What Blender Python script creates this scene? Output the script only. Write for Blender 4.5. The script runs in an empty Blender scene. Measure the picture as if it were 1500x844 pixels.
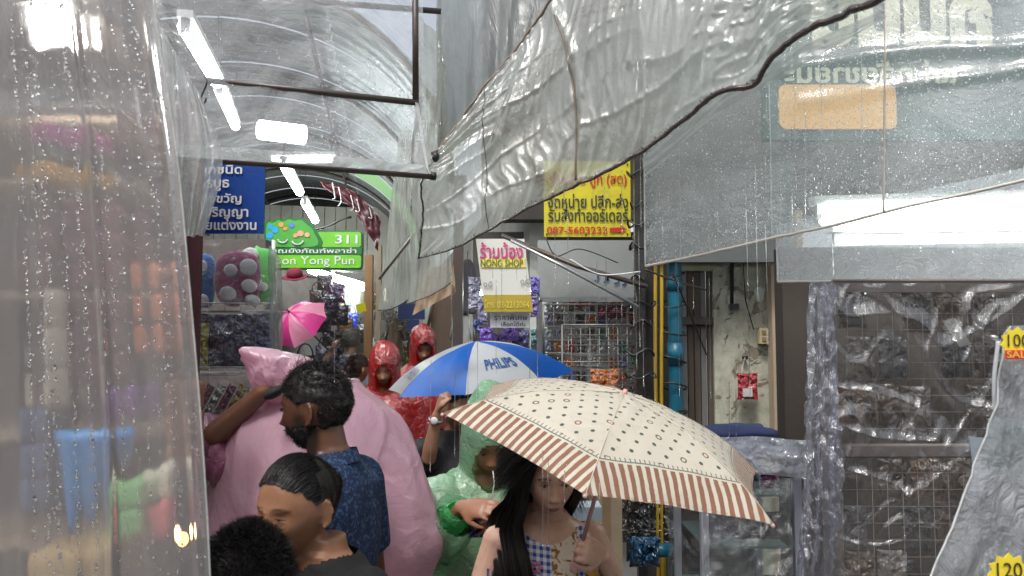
import bpy, bmesh, math, random
import numpy as np
from mathutils import Vector, Matrix, noise
SC = bpy.context.scene
COL = SC.collection
R = math.radians
# ------------------------------------------------------------ camera, sky, sun, exposure
CAM_H, PITCH, FPX = 1.81, R(3.6), 1083.0
camd = bpy.data.cameras.new('camera'); cam = bpy.data.objects.new('camera', camd); COL.objects.link(cam)
camd.sensor_width = 36; camd.lens = 26.0; camd.clip_end = 600; camd.clip_start = 0.05
cam.location = (0, 0, CAM_H); cam.rotation_euler = (R(90) + PITCH, 0, 0); SC.camera = cam
camd.dof.use_dof = True; camd.dof.focus_distance = 3.2; camd.dof.aperture_fstop = 9.0
W = bpy.data.worlds.new('World'); SC.world = W; W.use_nodes = True
nt = W.node_tree; bg = nt.nodes['Background']
sky = nt.nodes.new('ShaderNodeTexSky'); sky.sky_type = 'NISHITA'; sky.sun_disc = False
sky.sun_elevation = R(58); sky.sun_rotation = R(200); sky.dust_density = 4
hs = nt.nodes.new('ShaderNodeHueSaturation'); hs.inputs['Saturation'].default_value = 0.35
nt.links.new(sky.outputs[0], hs.inputs['Color']); nt.links.new(hs.outputs[0], bg.inputs[0])
bg.inputs[1].default_value = 0.13
sd = bpy.data.lights.new('sun', 'SUN'); sun = bpy.data.objects.new('sun', sd); COL.objects.link(sun)
sd.energy = 1.3; sd.angle = R(12); sd.color = (1, .97, .92)
_a, _e = R(200), R(58)
sun.rotation_euler = Vector((math.sin(_a)*math.cos(_e), math.cos(_a)*math.cos(_e), math.sin(_e))).to_track_quat('Z', 'Y').to_euler()
SC.view_settings.view_transform = 'Standard'; SC.view_settings.look = 'None'
SC.view_settings.exposure = 0.72
SC.view_settings.gamma = 1.0
SC.render.engine = 'CYCLES'
SC.cycles.use_denoising = True
SC.cycles.max_bounces = 14; SC.cycles.transparent_max_bounces = 24; SC.cycles.transmission_bounces = 8
SC.cycles.diffuse_bounces = 3; SC.cycles.glossy_bounces = 4
SC.cycles.sample_clamp_indirect = 6; SC.cycles.caustics_refractive = True; SC.cycles.caustics_reflective = False
SC.cycles.blur_glossy = 0.5
random.seed(7); rng = np.random.default_rng(7)

# ------------------------------------------------------------ helpers: place
def P(px, py, d):
    """world point seen at (px,py) of the 1500x844 photograph, at the distance d (world y) where the thing stands"""
    vx = (px - 750) / FPX; vz = -(py - 422) / FPX
    dy = math.cos(PITCH) - math.sin(PITCH) * vz; dz = math.sin(PITCH) + math.cos(PITCH) * vz
    return Vector((vx * d / dy, d, CAM_H + dz * d / dy))
YAW = R(10.0)
def A(u, v, z):
    """alley frame: u across, v along"""
    return Vector((u * math.cos(YAW) - v * math.sin(YAW), u * math.sin(YAW) + v * math.cos(YAW), z))
def sstep(a, b, x):
    t = np.clip((x - a) / (b - a), 0, 1); return t * t * (3 - 2 * t)
def nz(x, y, z=0.0): return noise.noise(Vector((x, y, z)))

# ------------------------------------------------------------ helpers: objects
BASE = {}
def thing(name, label, cat, loc=(0, 0, 0), group=None, kind=None):
    o = bpy.data.objects.new(name, None); COL.objects.link(o); o.location = loc; o.empty_display_size = .1
    o['label'] = label; o['category'] = cat
    if group: o['group'] = group
    if kind: o['kind'] = kind
    BASE[o.name] = Vector(loc)
    return o
def tag(o, label=None, cat=None, group=None, kind=None):
    if label: o['label'] = label
    if cat: o['category'] = cat
    if group: o['group'] = group
    if kind: o['kind'] = kind
    return o
def mkobj(name, me, mats, parent=None, smooth=True, origin=None):
    if not isinstance(mats, (list, tuple)): mats = [mats]
    for m in mats: me.materials.append(m)
    if smooth: me.polygons.foreach_set('use_smooth', [True] * len(me.polygons))
    o = bpy.data.objects.new(name, me); COL.objects.link(o)
    if parent is not None:
        b = BASE[parent.name]; me.transform(Matrix.Translation(-b)); o.parent = parent; BASE[o.name] = b
    elif origin is not None:
        me.transform(Matrix.Translation(-Vector(origin))); o.location = origin; BASE[o.name] = Vector(origin)
    else: BASE[o.name] = Vector((0, 0, 0))
    me.update()
    return o
class MB:
    def __init__(s): s.v = []; s.f = []; s.mi = []; s.uv = None
    def add(s, vs, fs, mi=0):
        b = len(s.v); s.v.extend([tuple(v) for v in vs]); s.f.extend([tuple(i + b for i in f) for f in fs]); s.mi.extend([mi] * len(fs)); return s
    def box(s, c, size, rot=None, mi=0):
        hx, hy, hz = [k / 2 for k in size]; M = rot if rot is not None else Matrix.Identity(3); c = Vector(c)
        vs = [c + M @ Vector((x, y, z)) for x in (-hx, hx) for y in (-hy, hy) for z in (-hz, hz)]
        return s.add(vs, [(0, 1, 3, 2), (4, 6, 7, 5), (0, 4, 5, 1), (2, 3, 7, 6), (0, 2, 6, 4), (1, 5, 7, 3)], mi)
    def beam(s, a, b, w, t, mi=0, up=(0, 0, 1)):
        a = Vector(a); b = Vector(b); d = b - a; L = d.length; z = d.normalized(); u = Vector(up)
        if abs(z.dot(u)) > .95: u = Vector((0, 1, 0))
        x = z.cross(u).normalized(); y = x.cross(z)   # y ~ up
        M = Matrix((x, y, z)).transposed()
        return s.box((a + b) / 2, (w, t, L), M, mi)
    def tube(s, pts, r, n=8, mi=0, caps=True, flat=1.0):
        pts = [Vector(p) for p in pts]; k = len(pts); rs = r if isinstance(r, (list, tuple)) else [r] * k
        vs = []; t0 = (pts[1] - pts[0]).normalized(); ref = Vector((0, 0, 1)) if abs(t0.z) < .9 else Vector((1, 0, 0))
        x = t0.cross(ref).normalized()
        for i, p in enumerate(pts):
            t = (pts[min(i + 1, k - 1)] - pts[max(i - 1, 0)])
            t = t.normalized() if t.length > 1e-9 else t0
            x = (x - t * x.dot(t)); x = x.normalized() if x.length > 1e-6 else t.orthogonal().normalized()
            y = t.cross(x)
            for j in range(n):
                a = 2 * math.pi * j / n; vs.append(p + (x * math.cos(a) + y * math.sin(a) * flat) * rs[i])
        fs = [(i * n + j, i * n + (j + 1) % n, (i + 1) * n + (j + 1) % n, (i + 1) * n + j) for i in range(k - 1) for j in range(n)]
        if caps: fs += [tuple(range(n - 1, -1, -1)), tuple((k - 1) * n + j for j in range(n))]
        return s.add(vs, fs, mi)
    def ell(s, c, r, rot=None, nu=16, nv=10, mi=0, fn=None):
        c = Vector(c); M = rot if rot is not None else Matrix.Identity(3); vs = []
        for i in range(1, nv):
            th = math.pi * i / nv
            for j in range(nu):
                ph = 2 * math.pi * j / nu; q = Vector((math.sin(th) * math.cos(ph), math.sin(th) * math.sin(ph), math.cos(th)))
                k = fn(q) if fn else 1.0
                vs.append(c + M @ Vector((q.x * r[0] * k, q.y * r[1] * k, q.z * r[2] * k)))
        vs.append(c + M @ Vector((0, 0, r[2]))); vs.append(c + M @ Vector((0, 0, -r[2]))); T = len(vs) - 2; B = T + 1
        fs = [(i * nu + j, (i + 1) * nu + j, (i + 1) * nu + (j + 1) % nu, i * nu + (j + 1) % nu) for i in range(nv - 2) for j in range(nu)]
        fs += [(T, j, (j + 1) % nu) for j in range(nu)] + [(B, (nv - 2) * nu + (j + 1) % nu, (nv - 2) * nu + j) for j in range(nu)]
        return s.add(vs, fs, mi)
    def loft(s, secs, n=20, mi=0, caps=True):
        """secs: (centre, ax vector, ay vector) rings"""
        vs = []
        for c, ax, ay in secs:
            for j in range(n):
                a = 2 * math.pi * j / n; vs.append(Vector(c) + Vector(ax) * math.cos(a) + Vector(ay) * math.sin(a))
        k = len(secs)
        fs = [(i * n + j, i * n + (j + 1) % n, (i + 1) * n + (j + 1) % n, (i + 1) * n + j) for i in range(k - 1) for j in range(n)]
        if caps: fs += [tuple(range(n - 1, -1, -1)), tuple((k - 1) * n + j for j in range(n))]
        return s.add(vs, fs, mi)
    def grid(s, G, mi=0):
        n = len(G); m = len(G[0]); vs = [p for r in G for p in r]
        return s.add(vs, [(i * m + j, i * m + j + 1, (i + 1) * m + j + 1, (i + 1) * m + j) for i in range(n - 1) for j in range(m - 1)], mi)
    def mesh(s, name='m'):
        me = bpy.data.meshes.new(name); me.from_pydata(s.v, [], s.f); me.update()
        if any(s.mi): me.polygons.foreach_set('material_index', s.mi)
        return me
    def build(s, name, mats, parent=None, smooth=False, origin=None): return mkobj(name, s.mesh(name), mats, parent, smooth, origin)

# ------------------------------------------------------------ helpers: materials
def _n(nt, typ, **kw):
    n = nt.nodes.new(typ)
    for k, v in kw.items(): setattr(n, k, v)
    return n
class NT:
    def __init__(s, name):
        s.m = bpy.data.materials.new(name); s.m.use_nodes = True; s.t = s.m.node_tree; s.t.nodes.clear()
        s.out = s.t.nodes.new('ShaderNodeOutputMaterial')
    def n(s, typ, ins=None, **kw):
        n = _n(s.t, typ, **kw)
        for k, v in (ins or {}).items(): s.put(n, k, v)
        return n
    def put(s, n, k, v):
        i = n.inputs[k]
        if isinstance(v, bpy.types.NodeSocket): s.t.links.new(v, i)
        elif isinstance(v, bpy.types.Node): s.t.links.new(v.outputs[0], i)
        else: i.default_value = v
    def math(s, op, a, b=0.0, c=0.0, clamp=False):
        n = s.t.nodes.new('ShaderNodeMath'); n.operation = op; n.use_clamp = clamp
        s.put(n, 0, a); s.put(n, 1, b)
        if op in ('MULTIPLY_ADD', 'WRAP', 'SMOOTH_MIN'): s.put(n, 2, c)
        return n.outputs[0]
    def mix(s, f, a, b, blend='MIX'):
        n = s.t.nodes.new('ShaderNodeMix'); n.data_type = 'RGBA'; n.blend_type = blend
        s.put(n, 0, f); s.put(n, 6, c4(a)); s.put(n, 7, c4(b)); return n.outputs[2]
    def ramp(s, f, stops):
        n = s.t.nodes.new('ShaderNodeValToRGB'); s.put(n, 0, f); cr = n.color_ramp
        while len(cr.elements) < len(stops): cr.elements.new(.5)
        for e, (p, c) in zip(cr.elements, stops): e.position = p; e.color = c4(c)
        return n.outputs[0]
    def smooth(s, x, a, b):
        n = s.t.nodes.new('ShaderNodeMapRange'); n.interpolation_type = 'SMOOTHSTEP'; s.put(n, 0, x); s.put(n, 1, a); s.put(n, 2, b); return n.outputs[0]
    def coord(s, which='Object', scale=(1, 1, 1), rot=(0, 0, 0)):
        tc = s.t.nodes.new('ShaderNodeTexCoord'); mp = s.t.nodes.new('ShaderNodeMapping')
        s.t.links.new(tc.outputs[which], mp.inputs[0]); mp.inputs['Scale'].default_value = scale; mp.inputs['Rotation'].default_value = rot
        return mp.outputs[0]
    def noise(s, vec, scale, detail=4, rough=.6, dist=0):
        n = s.n('ShaderNodeTexNoise', {'Vector': vec, 'Scale': scale, 'Detail': detail, 'Roughness': rough, 'Distortion': dist}); return n.outputs[0]
    def vor(s, vec, scale, feat='F1', out='Distance', rnd=1.0):
        n = s.n('ShaderNodeTexVoronoi', feature=feat); s.put(n, 'Vector', vec); s.put(n, 'Scale', scale); s.put(n, 'Randomness', rnd); return n.outputs[out]
    def bump(s, h, strength, dist=.01, normal=None):
        n = s.n('ShaderNodeBump', {'Height': h, 'Strength': strength, 'Distance': dist})
        if normal is not None: s.put(n, 'Normal', normal)
        return n.outputs[0]
    def end(s, sh): s.t.links.new(sh.outputs[0] if isinstance(sh, bpy.types.Node) else sh, s.out.inputs[0]); return s.m
def c4(c):
    if isinstance(c, (bpy.types.NodeSocket, bpy.types.Node)): return c
    if isinstance(c, (int, float)): return (c, c, c, 1)
    return (*c[:3], 1)
MC = {}
def pbr(name, col, rough=.6, metal=0, var=.3, vs=6, bump=.15, bs=60, coat=0, dirt=None, dirt_amt=.35, sheen=0, streak=False, trans=0, alpha=None):
    key = name
    if key in MC: return MC[key]
    t = NT(name); v = t.coord('Object', (1, 1, .25) if streak else (1, 1, 1))
    n1 = t.noise(v, vs, 6, .65); base = t.mix(t.math('MULTIPLY', t.math('SUBTRACT', n1, .35, clamp=True), var * 2.2, clamp=True), col, tuple(k * .45 for k in col[:3]))
    if dirt is not None:
        n2 = t.noise(v, vs * .45, 8, .7, .4); base = t.mix(t.math('MULTIPLY', t.smooth(n2, .45, .68), dirt_amt), base, dirt)
    p = t.n('ShaderNodeBsdfPrincipled', {'Base Color': base, 'Metallic': metal})
    t.put(p, 'Roughness', t.math('ADD', t.math('MULTIPLY', n1, .25), rough - .12, clamp=True)); t.put(p, 'Coat Weight', coat)
    if sheen: t.put(p, 'Sheen Weight', sheen)
    if bump: t.put(p, 'Normal', t.bump(t.noise(v, bs, 5, .6), bump, .01))
    MC[key] = t.end(p); return MC[key]
def emit(name, col, s):
    t = NT(name); return t.end(t.n('ShaderNodeEmission', {'Color': c4(col), 'Strength': s}))
def plastic(name, milk=.3, col=(.8, .83, .84), tint=(.93, .95, .95), rough=.08, wr=.5, wrs=5, wr_stretch=(1, 1, 1), drops=0, drop_scale=160, crack=0, blurmix=.7, crack_scale=20,
            blur=0, dirt=None, dirt_amt=.5, spec=.05, milk_var=.5, base_trans=.5):
    """thin plastic film: clear part, milky part, glossy skin with creases and fine drops"""
    if name in MC: return MC[name]
    t = NT(name); v = t.coord('Object', wr_stretch); v0 = t.coord('Object')
    h = t.noise(v, wrs, 8, .6, .6); nrm = t.bump(h, wr, .06)
    if crack:
        w = t.n('ShaderNodeMix', data_type='VECTOR'); nn = t.n('ShaderNodeTexNoise', {'Vector': v0, 'Scale': crack_scale * .5, 'Detail': 3})
        va = t.n('ShaderNodeVectorMath', operation='MULTIPLY_ADD'); t.put(va, 0, nn.outputs['Color']); t.put(va, 1, (.08, .08, .08)); t.put(va, 2, v)
        f = t.vor(va.outputs[0], crack_scale, 'F1', 'Distance'); nrm = t.bump(f, crack, .03, nrm)
        f2 = t.vor(va.outputs[0], crack_scale * 2.7, 'F1', 'Distance'); nrm = t.bump(f2, crack * .6, .012, nrm)
    if drops:
        f = t.vor(v0, drop_scale, 'F1', 'Distance'); rd = t.vor(v0, drop_scale, 'F1', 'Color')
        sz = t.math('MULTIPLY', rd, .45); hh = t.math('SUBTRACT', sz, f, clamp=True); hh = t.math('POWER', hh, .5)
        nrm = t.bump(hh, drops, .004, nrm); dmask = t.math('MULTIPLY', t.math('GREATER_THAN', hh, .12), t.math('MULTIPLY', rd, .9))
    m1 = t.noise(v0, 2.2, 5, .6, .3); mf = t.math('MULTIPLY', t.math('ADD', 1 - milk_var, t.math('MULTIPLY', m1, 2 * milk_var)), milk, clamp=True)
    cc = c4(col)
    if drops: mf = t.math('MAXIMUM', mf, t.math('MULTIPLY', dmask, .9 if drops > .5 else .35))  # bright look of the drops put into the milky white colour
    if dirt is not None:
        dn = t.smooth(t.noise(v0, 3.1, 9, .72, .8), .5, .66); dn2 = t.smooth(t.noise(v0, 60, 3, .6), .45, .65)
        df = t.math('MULTIPLY', t.math('MULTIPLY', dn, t.math('ADD', .45, t.math('MULTIPLY', dn2, .6))), dirt_amt, clamp=True)
        cc = t.mix(df, col, dirt); mf = t.math('MAXIMUM', mf, t.math('MULTIPLY', df, .9))
    dif = t.n('ShaderNodeBsdfDiffuse', {'Color': cc, 'Normal': nrm}); trl = t.n('ShaderNodeBsdfTranslucent', {'Color': cc, 'Normal': nrm})
    mk = t.n('ShaderNodeMixShader', {0: base_trans, 1: dif, 2: trl})
    tr = t.n('ShaderNodeBsdfTransparent', {'Color': c4(tint)})
    if blur:
        rf = t.n('ShaderNodeBsdfRefraction', {'Color': c4(tint), 'Roughness': blur, 'IOR': 1.09})
        tr = t.n('ShaderNodeMixShader', {0: blurmix, 1: tr, 2: rf})
    body = t.n('ShaderNodeMixShader', {0: mf, 1: tr, 2: mk})
    lw = t.n('ShaderNodeLayerWeight', {'Blend': .5, 'Normal': nrm}); fr = t.math('ADD', t.math('MULTIPLY', t.math('POWER', lw.outputs['Facing'], 4.0), .8), spec, clamp=True)
    gl = t.n('ShaderNodeBsdfGlossy', {'Roughness': rough, 'Normal': nrm})
    MC[name] = t.end(t.n('ShaderNodeMixShader', {0: fr, 1: body, 2: gl})); return MC[name]
def water_mat():
    t = NT('rain water'); g = t.n('ShaderNodeBsdfGlass', {'Roughness': 0.0, 'IOR': 1.33}); tr = t.n('ShaderNodeBsdfTransparent')
    return t.end(t.n('ShaderNodeMixShader', {0: .8, 1: tr, 2: g}))
WATER = water_mat()

# ------------------------------------------------------------ helpers: sheets, drops, text
def resamp(pts, n):
    pts = [Vector(p) for p in pts]; k = len(pts); out = []
    L = [0]
    for a, b in zip(pts, pts[1:]): L.append(L[-1] + (b - a).length)
    for i in range(n):
        s = L[-1] * i / (n - 1); j = 0
        while j < k - 2 and L[j + 1] < s: j += 1
        t = (s - L[j]) / max(L[j + 1] - L[j], 1e-9)
        p0 = pts[max(j - 1, 0)]; p1 = pts[j]; p2 = pts[j + 1]; p3 = pts[min(j + 2, k - 1)]
        m1 = (p2 - p0) * .5; m2 = (p3 - p1) * .5; t2 = t * t; t3 = t2 * t
        out.append(p1 * (2*t3 - 3*t2 + 1) + m1 * (t3 - 2*t2 + t) + p2 * (-2*t3 + 3*t2) + m2 * (t3 - t2))
    return out
def ruled(top, bot, nu=90, nv=60, fold=None, ease=1.0):
    """grid of points between two edges given as photo pixel + distance triples"""
    T = resamp([P(*p) for p in top], nu); B = resamp([P(*p) for p in bot], nu)
    G = [[T[i].lerp(B[i], (j / (nv - 1)) ** ease) for i in range(nu)] for j in range(nv)]
    if fold:
        c = (T[0] + B[-1]) / 2; nrm = (T[-1] - T[0]).cross(B[nu // 2] - T[nu // 2]).normalized()
        if nrm.y > 0: nrm = -nrm
        for j in range(nv):
            for i in range(nu): G[j][i] = G[j][i] + nrm * fold(i / (nu - 1), j / (nv - 1))
    return G
def sheet(name, G, mat, parent=None):
    return MB().grid(G).build(name, mat, parent, smooth=True)
def drop_mesh(G, n, rmin, rmax, cols=None, seed=1, stretch=1.3, side=-1, vr=(0, 1), ur=(0, 1)):
    """n beads of water on the sheet G"""
    rg = random.Random(seed); nv = len(G); nu = len(G[0]); ns, nr = 6, 3; vs = []; fs = []
    for k in range(n):
        u = rg.uniform(*ur); v = rg.uniform(*vr)
        if cols:
            u = rg.choice(cols) + rg.gauss(0, .0025)
            if not (ur[0] <= u <= ur[1]): continue
        fi = u * (nu - 1); fj = v * (nv - 1); i = min(max(int(fi), 0), nu - 2); j = min(max(int(fj), 0), nv - 2); a = fi - i; b = fj - j
        p = G[j][i].lerp(G[j][i+1], a).lerp(G[j+1][i].lerp(G[j+1][i+1], a), b)
        U = (G[j][i+1] - G[j][i]).normalized(); N = U.cross(G[j+1][i] - G[j][i]).normalized()
        if N.y * side < 0: N = -N
        V = N.cross(U); r = rmin + (rmax - rmin) * rg.random() ** 3; st = stretch * rg.uniform(.8, 1.5); base = len(vs)
        for q in range(nr):
            th = q / nr * math.pi / 2
            for w in range(ns):
                ph = 2 * math.pi * w / ns; vs.append(p + (U * math.cos(ph) + V * math.sin(ph) * st) * r * math.cos(th) + N * (r * .6 * math.sin(th) + .0004))
        vs.append(p + N * r * .6); top = len(vs) - 1
        for q in range(nr - 1):
            for w in range(ns): fs.append((base + q*ns + w, base + q*ns + (w+1) % ns, base + (q+1)*ns + (w+1) % ns, base + (q+1)*ns + w))
        for w in range(ns): fs.append((base + (nr-1)*ns + w, base + (nr-1)*ns + (w+1) % ns, top))
        fs.append(tuple(base + w for w in range(ns - 1, -1, -1)))
    m = MB(); m.v = [tuple(p) for p in vs]; m.f = fs; m.mi = [0] * len(fs); return m
def add_drops(G, parent, *a, **k):
    o = drop_mesh(G, *a, **k).build('water_drops', WATER, parent, smooth=True); o['kind'] = 'stuff'; return o
def gp(G, u, v):
    nv = len(G); nu = len(G[0]); fi = min(max(u, 0), 1) * (nu - 1); fj = min(max(v, 0), 1) * (nv - 1); i = min(int(fi), nu - 2); j = min(int(fj), nv - 2)
    return G[j][i].lerp(G[j][i+1], fi - i).lerp(G[j+1][i].lerp(G[j+1][i+1], fi - i), fj - j)
def text_mesh(body, bold=0.0, align='CENTER'):
    c = bpy.data.curves.new('txt', 'FONT'); c.body = body; c.size = 1; c.offset = bold; c.align_x = align; c.resolution_u = 3
    o = bpy.data.objects.new('txt', c); COL.objects.link(o); dg = bpy.context.evaluated_depsgraph_get()
    me = bpy.data.meshes.new_from_object(o.evaluated_get(dg)); bpy.data.objects.remove(o); bpy.data.curves.remove(c); me.materials.clear(); return me
def text_px(body, x0, y0, x1, y1, d, mat, parent, bold=.01, mirror=False, name='lettering', slant=0.0):
    """flat lettering filling the rectangle x0..x1, y0..y1 (photo pixels) on an upright board at distance d"""
    me = text_mesh(body, bold); n = len(me.vertices); co = np.empty(n * 3); me.vertices.foreach_get('co', co); co = co.reshape(-1, 3)
    lo = co.min(0); hi = co.max(0); a = (co[:, 0] - lo[0]) / (hi[0] - lo[0]); b = (co[:, 1] - lo[1]) / (hi[1] - lo[1])
    if mirror: a = 1 - a
    for ch in COL.objects:
        if ch.parent == parent and ch.name.split('.')[0] in ('board', 'cloth', 'panel', 'card', 'paper'): parent = ch; break
    q0 = P(x0, y1, d); q1 = P(x1, y0, d); out = np.empty((n, 3)); out[:, 0] = q0.x + a * (q1.x - q0.x); out[:, 1] = d; out[:, 2] = q0.z + b * (q1.z - q0.z) + slant * a
    me.vertices.foreach_set('co', out.ravel()); return mkobj(name, me, mat, parent, smooth=False)
def board_px(x0, y0, x1, y1, d, th, r=0, n=5):
    """upright board filling a photo rectangle; rounded corners r (metres)"""
    a = P(x0, y1, d); b = P(x1, y0, d); m = MB(); pts = []
    if r <= 0: pts = [(a.x, a.z), (b.x, a.z), (b.x, b.z), (a.x, b.z)]
    else:
        for cx, cz, s in ((b.x - r, b.z - r, 0), (a.x + r, b.z - r, 1), (a.x + r, a.z + r, 2), (b.x - r, a.z + r, 3)):
            for k in range(n + 1): t = (s + k / n) * math.pi / 2; pts.append((cx + r * math.cos(t), cz + r * math.sin(t)))
    k = len(pts); vs = [(x, d, z) for x, z in pts] + [(x, d + th, z) for x, z in pts]
    fs = [tuple(range(k)), tuple(range(2*k - 1, k - 1, -1))] + [(i, i + k, (i + 1) % k + k, (i + 1) % k) for i in range(k)]
    return m.add(vs, fs)
ORD = 'first second third fourth fifth sixth seventh eighth ninth tenth eleventh twelfth thirteenth fourteenth'.split()
# ============================================================ materials in use
CONC = pbr('wet concrete', (.17, .165, .155), .35, var=.5, vs=2, bump=.3, bs=25, dirt=(.08, .075, .07))
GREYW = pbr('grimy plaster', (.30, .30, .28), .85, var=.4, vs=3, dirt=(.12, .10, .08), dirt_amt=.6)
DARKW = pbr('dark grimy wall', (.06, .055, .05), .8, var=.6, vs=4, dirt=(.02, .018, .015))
STEEL = pbr('brown painted steel', (.075, .062, .055), .38, metal=.3, var=.4, vs=12, dirt=(.10, .045, .025), dirt_amt=.4)
GALV = pbr('galvanised steel', (.42, .43, .44), .35, metal=.85, var=.25, vs=9, dirt=(.2, .15, .11), dirt_amt=.3)
DKMET = pbr('dark wet metal', (.045, .045, .047), .3, metal=.5)
WHITEP = pbr('white painted metal', (.62, .62, .60), .4, var=.15, dirt=(.35, .32, .27), dirt_amt=.3)
WIRE = pbr('grey wire', (.22, .22, .21), .45, metal=.6)
TAN = pbr('tan timber', (.42, .23, .10), .65, var=.45, vs=5, streak=True)
PALEW = pbr('pale timber', (.46, .36, .26), .7, var=.4, vs=6, streak=True)
OLDW = pbr('old dark timber', (.085, .065, .05), .75, var=.6, vs=5, streak=True, dirt=(.2, .18, .16), dirt_amt=.4, bump=.5)
BLACK = pbr('black plastic', (.012, .012, .013), .4)
LAMP = emit('fluorescent light', (.93, 1, .98), 26)
LAMP2 = emit('fluorescent light over the rack', (.93, 1, .98), 9)
ROOFM = pbr('weathered corrugated steel', (.20, .215, .215), .38, metal=.6, var=.5, vs=3, dirt=(.16, .15, .13), dirt_amt=.5)
_t = NT('green translucent roof'); ROOFG = _t.end(_t.n('ShaderNodeMixShader', {0: .6, 1: _t.n('ShaderNodeBsdfDiffuse', {'Color': (.30, .48, .25, 1)}), 2: _t.n('ShaderNodeBsdfTranslucent', {'Color': (.35, .62, .3, 1)})}))

# ============================================================ ground and the large structure
g = MB(); N = 40
g.grid([[Vector((x, y, 0)) for x in (-300, -60, -20, -8, -4, -2, 0, 2, 4, 8, 20, 60, 300)] for y in (-300, -60, -10, 0, 2, 4, 6, 8, 12, 20, 30, 80, 300)])
tag(g.build('ground', CONC), kind='structure')
# gutter drain strip along the alley
gd = MB()
for k in range(60): gd.box(A(.55, 3 + k * .12, .012), (.28, .06, .012), Matrix.Rotation(YAW, 3, 'Z'))
tag(gd.build('drain_grating', GALV), 'long steel drain grating sunk along the alley floor', 'drain', kind='stuff')
def wall(name, label, a, b, z0, z1, th, mat):
    m = MB(); a = Vector(a); b = Vector(b); d = b - a; n = max(2, int(d.length / .5)); x = d.normalized(); y = Vector((-x.y, x.x, 0))
    M = Matrix((x, y, Vector((0, 0, 1)))).transposed(); m.box(((a.x+b.x)/2 + y.x*th/2, (a.y+b.y)/2 + y.y*th/2, (z0+z1)/2), (d.length, th, z1 - z0), M)
    return tag(m.build(name, mat), label, 'wall')
wall('wall', 'grimy plaster wall behind the goods on the alley side with the green sign', A(-2.75, 2.9, 0), A(-2.75, 20, 0), 0, 3.2, .15, GREYW)
wall('wall', 'dim plaster wall behind the garments on the side of the red ponchos', A(1.25, 6.2, 0), A(1.25, 20, 0), 0, 3.3, -.15, GREYW)
wall('wall', 'shadowy wall closing the far end of the alley', A(-2.8, 20.1, 0), A(1.4, 20.1, 0), 0, 5.2, .15, GREYW)
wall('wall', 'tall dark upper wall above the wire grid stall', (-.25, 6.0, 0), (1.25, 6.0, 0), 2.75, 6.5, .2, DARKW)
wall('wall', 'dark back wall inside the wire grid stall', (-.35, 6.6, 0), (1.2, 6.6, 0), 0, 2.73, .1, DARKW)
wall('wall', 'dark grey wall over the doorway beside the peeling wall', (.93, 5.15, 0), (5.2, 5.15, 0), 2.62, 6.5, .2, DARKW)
wall('wall', 'dark wall behind the wire rack of wrapped bags', P(1150, 600, 3.3).xy.to_3d(), (4.2, 3.3, 0), 0, 2.2, .1, pbr('brown black boards', (.038, .028, .022), .8, var=.5, vs=3))
wall('wall', 'dull wall behind the shelves of the stall with the blue sign', (-3.6, 3.4, 0), P(386, 500, 3.4).xy.to_3d(), 0, 2.25, .1, pbr('stall back board', (.16, .13, .12), .8, var=.3))

wall('wall', 'dark low wall behind the blue pipe and the yellow conduits', (.90, 5.3, 0), (1.36, 5.3, 0), 0, 2.615, .1, DARKW)
cl = thing('added_ceiling', 'added dark board ceiling that shades the stall behind the beaded curtain', 'ceiling', (-1.9, 2.3, 2.75))  # added ceiling, put in to darken the stall behind the curtain
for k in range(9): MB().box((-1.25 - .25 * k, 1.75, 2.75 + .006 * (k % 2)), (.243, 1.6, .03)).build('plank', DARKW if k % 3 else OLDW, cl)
tag(board_px(948, 60, 1158, 384, 4.5, .06).build('shutter_box', pbr('dark grey shutter box', (.10, .11, .11), .5, var=.4, dirt=(.05, .04, .03))), 'dark grey shutter box above the plank shutter and the peeling wall', 'shutter box')
m = MB()
for k in range(13): m.box((-15.6 + k * 2.4, -3.6, 1.9), (2.36, .2, 3.8)); m.box((-15.6 + k * 2.4, -3.1, 2.75 + .01 * (k % 2)), (2.3, .9, .04))
tag(m.build('unseen_street_row', DARKW), kind='structure')  # unseen row behind the camera, added to dim front sky light and reflections
# ------------------------------------------------------------ the arched alley roof
roof = thing('arched_roof', 'curved corrugated metal roof vaulting over the alley, some sheets green', 'roof', A(-1.15, 8, 2.7))
CU, RW, RH, Z0 = -1.15, 1.62, 1.35, 2.75
def arcpt(t, v, off=0): return A(CU - (RW + off) * math.cos(t), v, Z0 + (RH + off) * math.sin(t))
for k in range(16):
    for s in range(3):
        G = []
        for j in range(31):
            v = 4.6 + k * .9 + j * .9 / 30 * .985; c = .012 * math.sin(v / .09 * 2 * math.pi * .5)
            G.append([arcpt(R(4 + s * 57.4 + i * 57.2 / 12), v, c) for i in range(13)])
        MB().grid(G).build('roof_panel', ROOFG if (s == 2 and k in (5, 9)) or (s == 3 and k in (4,)) else ROOFM, roof, True)
for k in range(8):
    v = 4.55 + k * 1.9
    MB().tube([arcpt(R(a), v, -.05) for a in range(0, 181, 6)], .022, 8).build('rib', STEEL, roof, True)
for t in (25, 65, 115, 155):
    MB().tube([arcpt(R(t), 4.5, -.1), arcpt(R(t), 19, -.1)], .016, 6).build('purlin', STEEL, roof, True)
for s in (0, 180):
    MB().beam(arcpt(R(s), 4.5), arcpt(R(s), 19.2), .08, .08).build('eaves_beam', STEEL, roof)
for s in (0, 180):
    for k in range(5):
        p = arcpt(R(s), 4.6 + k * 3.5); MB().beam((p.x, p.y, 0), (p.x, p.y, Z0), .06, .06).build('post', STEEL, roof)

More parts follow.
